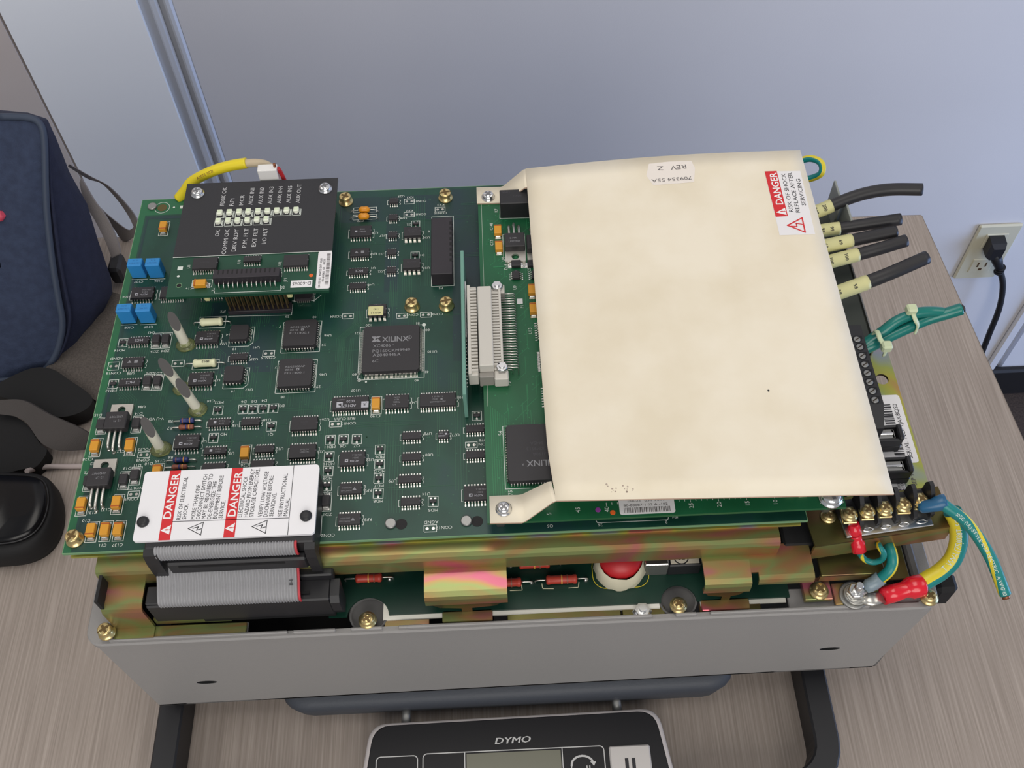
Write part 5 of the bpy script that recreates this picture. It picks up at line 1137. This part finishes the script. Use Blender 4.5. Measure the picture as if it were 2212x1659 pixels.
b2 = B(); text(b2, '!', *(336.5, 155.8), 0, 2.4, 'red_print', 90, .03); drape(b2, .26); b.add(b2.v, b2.f, 'red_print')
b2 = B(); tline(b2, 'RISK OF SHOCK', (340.7, 155.3), (341.4, 181.4), 0, 2.1, 'ink'); tline(b2, 'REPLACE AFTER', (343.9, 154.6), (344.8, 181.9), 0, 2.1, 'ink'); tline(b2, 'SERVICING', (347.7, 159.1), (348.2, 177.2), 0, 2.1, 'ink'); drape(b2, .16); b.add(b2.v, b2.f, 'ink')
b2 = B().lines([(337.2, 146.6), (345.2, 151.0), (344.9, 141.7)], .7, 0, 'red_print', True)
b2.lines([(344.6, 146.8), (341.6, 147.6), (341.6, 145.6), (338.8, 146.0)], .55, 0, 'red_print'); drape(b2, .16); b.add(b2.v, b2.f, 'red_print')
b.build('danger_label', t, label='white danger label with red band')
B().lathe(*(310.8, 51.4), [(.5, zc(*(310.8, 51.4))), (.5, zc(*(310.8, 51.4)) + .1)], 'ink', 10).build('ink_speck', t)
b = B(); random.seed(2)
for k in range(16):
    p_ = (239.6, 4.3); x = p_[0] + random.gauss(0, 2.6); y = p_[1] + abs(random.gauss(1.6, 1.2)); b.disk(x, y, random.uniform(.15, .5), 0, 'smudge', 8)
drape(b, .05).build('smudge', t, kind='stuff')

# ================================================================== white warning plate over the ribbon connector
t = thing('warning_plate', 'white plastic plate printed with two red DANGER warnings above the ribbon cable', 'sign', (74, 13, 13.6))
zt = 15.0; c4_ = [(36.8, -2.8), (111.1, -3.6), (112.8, 29.6), (34.8, 30.7)]
px0_, px1_, py0_, py1_ = (c4_[0][0] + c4_[3][0]) / 2, (c4_[1][0] + c4_[2][0]) / 2, -3.2, 30.3
B().prism(rrect(px0_, py0_, px1_, py1_, 1.6), zt - 1.4, zt, 'plate_white').build('plate', t)
b = B(); zp = zt + .06
for s0, s1, s2, s3 in (((47.0, 30.6), (51.8, 30.6), (51.2, -2.9), (46.4, -2.9)), ((74.0, 30.3), (78.9, 30.4), (78.2, -3.2), (73.6, -3.2))):
    b.rect((s0[0] + s3[0]) / 2, py0_ + .02, (s1[0] + s2[0]) / 2, py1_ - .02, zp, 'red_print')
zq = zt + .12
tline(b, 'DANGER', (48.7, 6.8), (49.6, 28.9), zq, 3.3, 'white_print', .016); tline(b, 'DANGER', (76.1, 6.6), (76.9, 28.4), zq, 3.3, 'white_print', .016)
for s_, A, E_ in (('RISK OF ELECTRICAL', (53.7, 6.2), (54.2, 26.9)), ('SHOCK.', (56.1, 6.3), (56.2, 13.7)), ('MORE THAN ONE', (59.7, 6.1), (60.1, 22.7)), ('DISCONNECT SWITCH', (62.0, 6.1), (62.6, 27.6)), ('MAY BE REQUIRED TO', (64.3, 6.0), (65.0, 27.8)), ('DE-ENERGIZE THE', (66.7, 5.8), (67.1, 24.1)),
                 ('EQUIPMENT BEFORE', (69.1, 5.9), (69.7, 26.7)), ('SERVICE.', (71.5, 6.0), (71.9, 14.4)), ('ELECTRICAL SHOCK', (79.7, 6.1), (80.3, 25.8)), ('HAZARD FROM ENERGY', (82.2, 6.0), (83.0, 29.5)), ('STORAGE CAPACITORS.', (84.6, 5.9), (85.2, 29.4)), ('VERIFY LOW VOLTAGE', (88.2, 5.8), (89.2, 27.8)),
                 ('DISCHARGE BEFORE', (90.6, 5.7), (91.5, 25.6)), ('SERVICING.', (93.0, 5.8), (93.6, 17.0)), ('SEE INSTRUCTIONAL', (96.6, 5.6), (97.6, 26.3)), ('MANUAL.', (99.0, 5.7), (99.5, 14.4))):
    tline(b, s_, A, E_, zp, 1.75, 'ink')
b.line((100.8, 13.0)[0], py0_, (100.8, 13.0)[0], py1_, .25, zp, 'ink')
b.line(*(51.3, 5.4), *(100.8, 4.7), .25, zp, 'ink')
def bolt_tri(A, B__, C_, mt, w):
    b.lines([A, B__, C_], w, zp, mt, True); A, B__, C_ = Vector(A), Vector(B__), Vector(C_); m = (B__ + C_) / 2
    P = lambda f, g: tuple(A + (m - A) * f + (C_ - B__) * g)
    b.lines([P(.95, .02), P(.62, .12), P(.72, -.14), P(.34, -.02)], w * 1.1, zp, mt)
bolt_tri((58.5, 1.8), (64.6, 4.5), (64.2, -1.5), 'ink', .3); bolt_tri((85.4, 1.4), (91.6, 4.1), (91.4, -2.0), 'ink', .3)
for A, B__, C_ in (((46.9, 1.4), (51.1, 3.9), (50.8, -0.6)), ((74.1, 1.0), (78.1, 3.5), (77.7, -0.9))):
    b.flat([A, C_, B__], zq, 'white_print'); text(b, '!', A[0] * .25 + (B__[0] + C_[0]) * .375, A[1] * .25 + (B__[1] + C_[1]) * .375, zq + .05, 2.3, 'red_print', 90, .03)
b.build('printed_text', t, kind='stuff')
for p_ in ((38.9, 5.8), (107.9, 5.2)): B().lathe(*p_, [(2.6, zt), (2.6, zt + .5), (2.1, zt + 1.5), (1.0, zt + 1.7)], 'black', 18).build('push_rivet', t)

# ================================================================== ribbon cable and its two connectors
t = thing('ribbon_cable', 'grey flat ribbon cable with red edge between two black connectors', 'cable', (72, -10, -30))
rx0, rx1 = (40.3, -11.9)[0], (101.0, -12.9)[0]
def ribbon(x0, x1, path, n, nm, par):
    path = [(p.y, p.z) for p in cr([(0, *p) for p in path], 4)]; P = [Vector(p) for p in path]; rows = []
    for i, p in enumerate(P):
        d = (P[min(i + 1, len(P) - 1)] - P[max(i - 1, 0)]).normalized(); nn = Vector((d.y, -d.x)); r = []
        if nn.x > 0 and nn.y < 0: nn = -nn
        for k in range(n * 6 + 1):
            a = (k % 6) / 6; u = x0 + (x1 - x0) * k / (n * 6); hgt = .55 * abs(math.sin(PI * a)) ** .7
            q = p + nn * hgt; r.append((u, q.x, q.y))
        rows.append(r)
    o = B().grid(rows, 'ribbon').build(nm, par, kind='stuff')
    w = (x1 - x0) / n
    B().tube([(x1 + w * .5, p.x, p.y) for p in P], .62, 'ribbon_red', 8).build('red_edge_wire', o); return o
fl = [(-4, 0), (-7, -4), (-12, -8.4), (-16, -10.6), (-18.8, -12.6), (-19.6, -14.6), (-19.2, -17)]
o = ribbon(rx0, rx1, fl, 49, 'ribbon_wires', t)
b = B(); q = (rx1 - 2.5, -14.2, -8.6); text(b, 'IH', q[0], q[1], q[2], 1.7, 'ink', 90, M=None); b.v = [(x, y, -9.15 + (y + 14.2) * .56 + .5) for x, y, z_ in b.v]; b.build('printed_text', o, kind='stuff')
sx0_, sx1_ = (44.7, -10.0)[0], (103.4, -10.0)[0]
ribbon(sx0_, sx1_, [(-4.6, 12.2), (-6.2, 13.6), (-7.8, 12.6), (-8.6, 10.2), (-8.4, 7.6), (-7.4, 5.6)], 49, 'ribbon_fold', t)
ux0, ux1 = (40.6, -8.0)[0], (111.7, -8.0)[0]
up_ = B().box(ux0, -6, .6, ux1, 28, 13.5, 'black', .6).build('upper_connector', t)
B().box(ux0 + 7, -9.8, -4.4, ux1 - 4.5, -6, 5.0, 'black', .9).build('strain_relief', up_)
B().box(ux0 + 12, -10.0, 1.6, ux1 - 14, -9.6, 3.0, 'black_matt').build('slot', up_)
yz = lambda pts, x0, x1, mt: [(x0, y, z) for y, z in pts]
for x0, x1 in ((ux0 - .4, ux0 + 5.4), (ux1 - 4.2, ux1 + .2)):
    prof = [(-6, 12.8), (-8.8, 12), (-9.8, 6), (-10, -2), (-9.6, -8.6), (-8, -10.4), (-7.4, -6), (-6, -1)]
    B().prism([(a, c) for a, c in prof], x0, x1, 'black', Matrix(((0, 0, 1, 0), (1, 0, 0, 0), (0, 1, 0, 0), (0, 0, 0, 1)))).build('latch', up_)
B().box((ux0 + ux1) / 2 - 3, -6.7, 3, (ux0 + ux1) / 2 + 1, -5.8, 12.8, 'black', .4).build('key', up_)
lx0, lx1 = (34.0, -19.4)[0], (114.2, -18.9)[0]
lo_ = B().box(lx0, -19.6, -33, lx1, -9.6, -16.2, 'black', .7).build('lower_connector', t)
B().box(lx0, -18.6, -16.4, lx1 - 13, -10.2, -15.2, 'black', .4).build('connector_cap', lo_)
B().box(lx0 + 20, -18.4, -38.2, lx1 - .5, -11, -33, 'black_matt', .4).build('connector_base', lo_)
B().prism([(-18, -16), (-20.4, -18.5), (-20.4, -27), (-18, -35), (-12, -35), (-10, -16)], lx1, lx1 + 4, 'black', Matrix(((0, 0, 1, 0), (1, 0, 0, 0), (0, 1, 0, 0), (0, 0, 0, 1)))).build('latch', lo_)
B().box(lx1 - 13.4, -10.2, -18, lx1 + 1.5, -2, -11.5, 'black', .7).build('rear_boss', lo_)
B().box(rx1 + 1, -17, -15.1, rx1 + 4.5, -15.6, -14.9, 'black_matt').build('slot', lo_)

# ================================================================== barrier terminal strip on its bracket
t = thing('terminal_strip', 'black barrier terminal strip with five brass screws on the gold bracket', 'terminal strip', (361, 5, -10))
rz = math.atan2(3.4, 32.1); RM = Matrix.Translation((342, .6, 0)) @ Matrix.Rotation(rz, 4, 'Z')
def rb(b, x0, y0, z0, x1, y1, z1, mt, c=0): b.box(x0, y0, z0, x1, y1, z1, mt, c, RM); return b
rb(B(), -1.5, 3.5, -9.8, 42, 10, -2.5, 'black', .4).build('base_block', t)
pl = rb(B(), -1, -5.4, -9.8, 39, 4, -8.6, 'bright_metal', .3).build('marker_plate', t, label='bright metal strip with stamped ovals')
b = B()
for k in range(4):
    x = 9.5 + k * 8.2; b.grid([[RM @ Vector((x + 2.4 * math.cos(a) * q, -3.1 + .9 * math.sin(a) * q, h)) for a in [2 * PI * i / 14 for i in range(14)]] for q, h in ((1.15, -8.6), (1.0, -8.1), (.8, -8.1), (.7, -8.5))], 'bright_metal', True, True)
b.build('stamped_oval', pl, kind='stuff')
for fp, bp in (((348.6, -.4), (344.4, 7.1)), ((356.7, .5), (352.2, 7)), ((365, 1.1), (360, 8)), ((373.1, 2.1), (367.9, 9)), ((380.7, 3), (376.3, 9.7))):
    d = Vector((bp[0] - fp[0] + 2.4, bp[1] - fp[1] + 4)).normalized(); L = 11.5
    M = Matrix(((d.x, 0, -d.y, fp[0]), (d.y, 0, d.x, fp[1]), (0, 1, 0, 0), (0, 0, 0, 1)))
    B().prism([(0, -8), (0, -5.5), (2, -3.6), (L - 6, 3), (L - 3, 6), (L - 1.2, 6.4), (L, 4), (L, -8)], -.95, .95, 'black', M).build('barrier', t)
for p_ in ((342.2, 2.2), (350.2, 3.4), (358.2, 4.2), (366.7, 5.6), (374.8, 7.4)):
    B().box(p_[0] - 3, p_[1] - 3.6, -2.6, p_[0] + 3, p_[1] + 4.5, -1.4, 'screw_gold', .3).build('clamp', t)
    screw('gold_pan', t, p_[0], p_[1], -.8, random.uniform(0, 1.5), 1.0, name='terminal_screw')

# ================================================================== earth wires
def wire(name, pts, r, label, base, twist=0, part2=(.0, .3), grp=None, n=8, text_=None):
    t = thing(name, label, 'wire', base, grp)
    ins = B().tube(cr(pts, n), r, 'wire_green', 20, 'wire_yellow', part2, twist).build('insulation', t)
    if text_: b = B(); path_text(b, text_, cr(pts, n), r, r * .62, 'wire_print', r * 3); b.build('printed_text', ins, kind='stuff')
    return t
t = wire('earth_wire', [(348.2, -8.5, -16.0), (349.8, -7.9, -20.0), (352.7, -9.5, -23.0), (356.1, -10.7, -23.0), (358.8, -10.8, -20.0), (358.3, -10.3, -15.0), (356.5, -7.9, -13.0), (360.1, 0.5, -24.0)], 1.35, 'thin striped earth wire looping from the small red lug', (345, -15, -20), .05, (0, .22))
b = B().tube([(344.8, 0.1, -5.0), (345.6, -0.9, -8.0), (346.2, -3.2, -10.0)], [2.2, 2.9, 2.9], 'sleeve_red', 14).tube([(346.2, -3.2, -10.0), (346.4, -3.7, -10.5), (347.0, -4.7, -12.0), (347.4, -5.4, -13.0), (348.2, -8.5, -16.0)], [2.9, 2.5, 2.5, 3.1, 3.1], 'sleeve_red', 14); b.build('lug_sleeve', t, label='small red lug sleeve')
q = (343.9, 0.9, -4.0); B().tube([(q[0] - .6, q[1] + 3, -2.2), q, (345.3, -0.3, -7.0)], [2.4, 2.4, 1.8], 'tin', 10, flat=.35).build('lug', t)
t = wire('earth_wire', [(356.8, -17.3, -31.0), (359.6, -16.2, -28.0), (362.2, -14.8, -24.0), (363.7, -12.2, -22.0), (363.8, -9.0, -20.0), (363.7, -5.8, -20.0), (365.0, -0.6, -24.0)], 2.5, 'striped earth wire with grey sleeve rising from the ground stud', (352, -14, -31), .003, (.27, .2))
B().tube([(352.5, -19.5, -32.5), (354.4, -18.2, -31.5), (356.8, -17.3, -31.0), (359.5, -16.0, -28.3)], [2.2, 3.2, 3.2, 3.3], 'sleeve_grey', 14).build('lug_sleeve', t, label='grey lug sleeve')
q = (348.6, -20.7, -34.5); B().lathe(q[0], q[1], [(4.2, -35.3), (4.2, -34.4)], 'tin', 18).tube([(q[0], q[1], -34.8), (353.4, -18.9, -32.5)], [2.6, 2.0], 'tin', 10, flat=.4).build('lug', t)
t = wire('earth_wire', [(378.0, -18.3, -33.0), (381.1, -16.6, -32.0), (387.5, -13.7, -30.0), (392.6, -9.9, -26.0), (394.5, -5.3, -20.0), (393.8, -1.5, -14.0), (391.6, 1.4, -8.0), (389.4, 3.8, -5.0)], 4.0, 'thick green and yellow earth wire curving up from the large red lug', (385, -12, -33), .0, (.9, .36), n=9, text_='T VW-1 (75)1028T STYLE 1015 AWM')
b = B().tube([(360.3, -22.2, -35.0), (360.5, -22.1, -35.0), (366.3, -20.9, -34.5), (370.6, -19.9, -34.0), (372.1, -19.4, -34.0), (373.7, -19.3, -33.6), (378.7, -18.5, -33.0), (379.3, -18.4, -33.0)], [2.4, 4.0, 4.1, 3.7, 4.4, 5.1, 5.1, 4.4], 'sleeve_red', 18); b.build('lug_sleeve', t, label='large red lug sleeve')
q = (349.1, -20.1, -36.0); B().lathe(q[0], q[1], [(5.4, -36.7), (5.4, -35.4)], 'tin', 20).tube([(q[0] + 2, q[1] - .6, -36), (355.5, -23.2, -35.6), (360.5, -22.3, -35.0)], [4.4, 3.4, 3.0], 'tin', 12, flat=.4).build('lug', t)
t = wire('earth_wire', [(382.0, 5.3, 2.0), (384.8, 2.8, 1.0), (390.8, -0.7, -2.0), (395.2, -4.4, -5.0), (399.3, -10.5, -8.0), (402.5, -17.3, -11.0), (404.6, -24.8, -14.0), (406.9, -30.7, -18.0)], 2.6, 'striped earth wire with blue lug hanging loose past the chassis corner', (400, -5, -2), .012, (.75, .13), n=14, text_='105C (UL) STYLE 1028 EECTRIC AWG 10 VW-1')
B().tube([(373.7, 4.9, -1.0), (374.6, 4.5, -0.5), (379.0, 4.4, 0.5), (380.0, 4.5, 1.0), (383.0, 5.1, 1.5), (384.6, 5.2, 2.0)], [2.0, 2.9, 2.9, 3.3, 3.6, 3.4], 'sleeve_blue', 16).build('lug_sleeve', t, label='blue lug sleeve')
B().tube([(376.1, 8.0, -0.5), (374.8, 4.8, -1.0)], [2.6, 2.0], 'tin', 10, flat=.4).build('lug', t)
e = (406.9, -30.7, -18.0); B().tube([e, (e[0] + .4, e[1] - 1.6, e[2] - .8)], 1.7, 'copper', 10).build('bare_strands', t)
t = wire('earth_wire', [(358.6, 222.9, -2.0), (363.4, 219.0, 2.0), (368.2, 217.1, 5.0), (372.1, 213.6, 6.0), (373.5, 210.1, 5.0), (372.9, 208.1, 2.0), (370.2, 209.4, -2.0), (365.8, 211.0, -5.0), (362.0, 213.6, -8.0)], 1.9, 'green and yellow wire loop behind the far corner of the cover', (355, 190, -8), 0, (.97, .24))

# ================================================================== cut black motor leads
MK = 'cut black motor leads beside the cover'
for i, (pts, s_, lab, sp, code) in enumerate((
    ([(356.2, 175.5, 4.0), (363.4, 177.1, 5.0), (371.2, 179.1, 7.0), (382.4, 181.8, 10.0), (392.9, 183.1, 12.0), (403.2, 183.2, 13.0), (417.6, 181.3, 14.0)], 3.3, 'longest cut black lead, farthest back, bending level behind a yellow sleeve', 545, '200'),
    ([(357.9, 164.4, 2.0), (365.0, 165.4, 3.0), (373.2, 165.6, 4.0), (386.8, 165.8, 6.0), (404.3, 166.5, 8.0)], 3.2, 'slanted-cut black lead second from the back beside the cover', 600, '99'),
    ([(356.2, 151.4, 4.0), (363.2, 152.9, 5.0), (376.6, 155.0, 6.0), (387.8, 156.6, 7.0), (399.7, 158.1, 8.0)], 3.3, 'shortest black lead, lying against the one below it, middle of the five', 690, '69'),
    ([(356.8, 142.2, 2.0), (364.6, 144.1, 3.0), (378.4, 147.0, 4.0), (389.6, 148.7, 6.0), (403.3, 151.6, 8.0)], 3.3, 'black lead with double number sleeve, second nearest the desk front', 735, '100'),
    ([(355.7, 121.1, 2.0), (364.2, 123.7, 3.0), (378.7, 127.8, 5.0), (391.5, 131.1, 8.0), (409.1, 137.2, 11.0)], 3.5, 'nearest black lead standing apart with a long yellow sleeve', 810, '58'))):
    t = thing('motor_lead', lab, 'cable', pts[0], MK)
    P = cr(pts, 8); B().tube(P, s_, 'cable_black', 16).build('jacket', t)
    x_end = [p for p in pts][2 if i != 0 else 2][0]; sl = [p for p in P if p.x <= x_end + .1]
    o = B().tube(sl, s_ + .35, 'marker', 16).build('marker_sleeve', t, label='pale yellow number sleeve')
    a = sl[-3]; d = (sl[-1] - sl[-4]).normalized(); nrm = Vector((-.3, -.6, .75)); nrm = (nrm - d * nrm.dot(d)).normalized()
    side = d.cross(nrm)
    for k, off in enumerate((.46, .74)):
        c_ = sl[int(len(sl) * off)] + nrm * (s_ + .42); M = Matrix(((side.x, d.x, nrm.x, c_.x), (side.y, d.y, nrm.y, c_.y), (side.z, d.z, nrm.z, c_.z), (0, 0, 0, 1)))
        b = B(); text(b, code, 0, 0, 0, 1.8, 'ink', 0, .01, M=M); b.build('marking', o, kind='stuff')
    e = P[-1]; d = (P[-1] - P[-2]).normalized()
    B().tube([e, e + d * .25], s_ * .62, 'copper', 12).build('cut_core', t)
for q in (((376.3, 188.6, 2.0)), ((378.6, 175.6, 0))):
    B().box(q[0] - .6, q[1] - 9, -12, q[0] + .6, q[1] + 7, 9, 'grey_clear', .2).build('divider', CH, label='thin grey terminal divider')

# ------------------------------------------------------------------ tied green leads
t = thing('tied_green_leads', 'pair of teal green leads bound with two pale cable ties', 'cable', (375, 95, -4))
B().tube(cr([(367.5, 94.4, -10.0), (375.4, 95.9, -6.0), (384.0, 99.0, -3.0), (393.0, 101.6, 0), (402.7, 104.2, 3.0), (411.8, 105.1, 6.0), (418.6, 106.0, 8.0)], 8), 3.0, 'wire_teal', 14).build('lead', t)
B().tube(cr([(368.5, 95.3, -8.0), (375.5, 98.5, -4.0), (380.8, 100.2, 0), (386.9, 103.0, 4.0), (393.3, 104.8, 6.0), (398.5, 105.6, 7.0), (404.4, 105.7, 7.0), (410.0, 105.7, 6.0)], 8), 2.7, 'wire_teal', 14).build('lead', t)
e = (418.6, 106.0, 8.0); B().tube([e, (e[0] + 1, e[1] + .3, e[2] + .2)], 2.0, 'cable_black', 10).build('cut_end', t)
for a, m, c_, h in (((376.6, 98.5, 3.0), (376.8, 92.5, 4.0), (379.8, 89.7, 1.0), (379.3, 89.8, 2.0)), ((393.5, 105.3, 9.0), (394.6, 100.7, 8.0), (396.9, 100.0, 4.0), (393.1, 105.4, 10.0))):
    lo = [(a[0], a[1] + 1, a[2] - 7), (c_[0], c_[1] - 1, c_[2] - 5)]
    o = B().tube(cr([lo[0], a, m, c_, lo[1]], 5), 1.35, 'tie', 8, flat=.5).build('cable_tie', t)
    B().box(h[0] - 2.4, h[1] - 2.6, h[2] - 2, h[0] + 2.6, h[1] + 2.2, h[2] + 2.4, 'tie', .8).build('tie_head', o)

# ------------------------------------------------------------------ screw terminal block and fuses at the cover's edge
t = thing('terminal_block', 'black screw terminal block with a row of recessed screws along the cover', 'terminal block', (362, 75, -24))
q0 = (368.9, 55.2); q1 = (369.9, 95.2); xr = q0[0]
y0, y1 = q0[1], q1[1] + 6
B().prism([(y0 - 9, -24), (y0 - 9, -2), (y0, 5), (y1, 5), (y1, -24)], 354.5, xr, 'black', Matrix(((0, 0, 1, 0), (1, 0, 0, 0), (0, 1, 0, 0), (0, 0, 0, 1)))).build('block', t)
n_ = 8
for k in range(n_):
    p_ = [(365.1, 92.5), (365.4, 88.0), (365.3, 82.7), (365.3, 77.6), (365.3, 72.6), (365.2, 67.5), (365.3, 62.4), (365.3, 57.4)][k]
    o = B().lathe(p_[0], p_[1], [(2.3, 4.6), (2.3, 5.08), (1.9, 5.1), (1.8, 4.95)], 'black_matt', 16).lathe(p_[0], p_[1], [(1.7, 4.9), (1.7, 5.2), (1.4, 5.3)], 'dull_metal', 14).build('terminal_screw', t)
    B().box(p_[0] - 1.4, p_[1] - .3, 5.2, p_[0] + 1.4, p_[1] + .3, 5.36, 'slot_dark', 0, Matrix.Translation((p_[0], p_[1], 0)) @ Matrix.Rotation(.6, 4, 'Z') @ Matrix.Translation((-p_[0], -p_[1], 0))).build('slot', o)
    B().box(xr - 3, p_[1] + .2, 4.7, xr - 1, p_[1] + 2.2, 5.06, 'black_matt').build('test_hole', t)
for nm, a, c_, lab in (('fuse_holder', (375.4, 50.0, -12.0), (376.9, 46.6, -10.0), 'black clip holder with bright metal tongue over the serial number label'), ('fuse_holder', (375.3, 32.6, -12.0), (376.6, 28.8, -10.0), 'second black clip holder with metal tongue, nearer the terminal strip')):
    t = thing(nm, lab, 'fuse holder', (a[0], a[1], -24), 'clip holders along the label plate')
    B().box(a[0] - 12, a[1] - 4, -24, a[0] + 6.5, a[1] + 4, -19, 'black', .6).box(a[0] + 3.6, a[1] - 4, -19, a[0] + 6.2, a[1] + 4.2, -11.5, 'black', .6).box(a[0] - 12, a[1] + 2.8, -19, a[0] + 4.6, a[1] + 4, -12, 'black', .4).box(a[0] - 12, a[1] - 4, -19, a[0] + 4.6, a[1] - 2.8, -13, 'black', .4).build('holder', t)
    B().box(a[0] - 12, a[1] - 2.6, -14.4, a[0] + 2.4, a[1] + 2.6, -13.6, 'dull_metal', .2).box(a[0] - 12, a[1] - .9, -13.7, a[0] + 1.8, a[1] + .4, -12.6, 'bright_metal', .3).box(a[0] + 1.2, a[1] - 2.6, -19, a[0] + 2.8, a[1] + 2.6, -13.6, 'dull_metal', .3).build('metal_tongue', t)

# ------------------------------------------------------------------ yellow cable behind the indicator board
t = thing('yellow_cable', 'yellow cable with tan inner sheath running behind the black indicator board', 'cable', (45, 212, 0))
yp = cr([(20.0, 212.0, -0.3), (24.5, 213.0, 4.2), (30.2, 214.0, 10.2), (42.4, 214.0, 16.8), (52.9, 214.0, 20.2), (62.1, 214.0, 21.7)], 8); yj = B().tube(yp, 2.9, 'cable_yellow', 14).build('jacket', t)
b = B(); path_text(b, 'A3072 0021', yp, 2.9, 1.5, 'resist_brown', 20); b.build('printed_text', yj, kind='stuff')
B().tube(cr([(61.3, 214.0, 21.5), (68.2, 213.0, 22.3), (73.2, 212.0, 21.3), (76.8, 211.0, 17.0), (77.2, 210.0, 11.4)], 8), 2.3, 'cable_tan', 12).build('inner_sheath', t)
t = thing('plug_housing', 'small white plug housing with a red wire behind the black indicator board', 'connector', (74, 206, 10))
a = (69.6, 206.0, 16.2); c_ = (79.7, 206.0, 26.1)
B().box(a[0], 203, a[2] - 10, c_[0], 208, c_[2], 'conn_white', .4).build('housing', t)
B().tube(cr([(c_[0] + .4, 206, c_[2] - 1.5), (c_[0] + 1.4, 206.2, c_[2] - 6), (c_[0] + 2.6, 205, a[2] - 4), (c_[0] + 2, 203, a[2] - 12)], 5), 1.2, 'wire_red', 8).build('wire', t)
B().box(c_[0] - 1.6, 205, c_[2] - .4, c_[0] - .2, 206.4, c_[2] + 2.2, 'copper', .3).build('contact', t)
for o in list(SCREWS.values()) + PROTOS:                        # the first of each kind served only as a pattern
    for ch in list(o.children): bpy.data.objects.remove(ch)
    bpy.data.objects.remove(o)
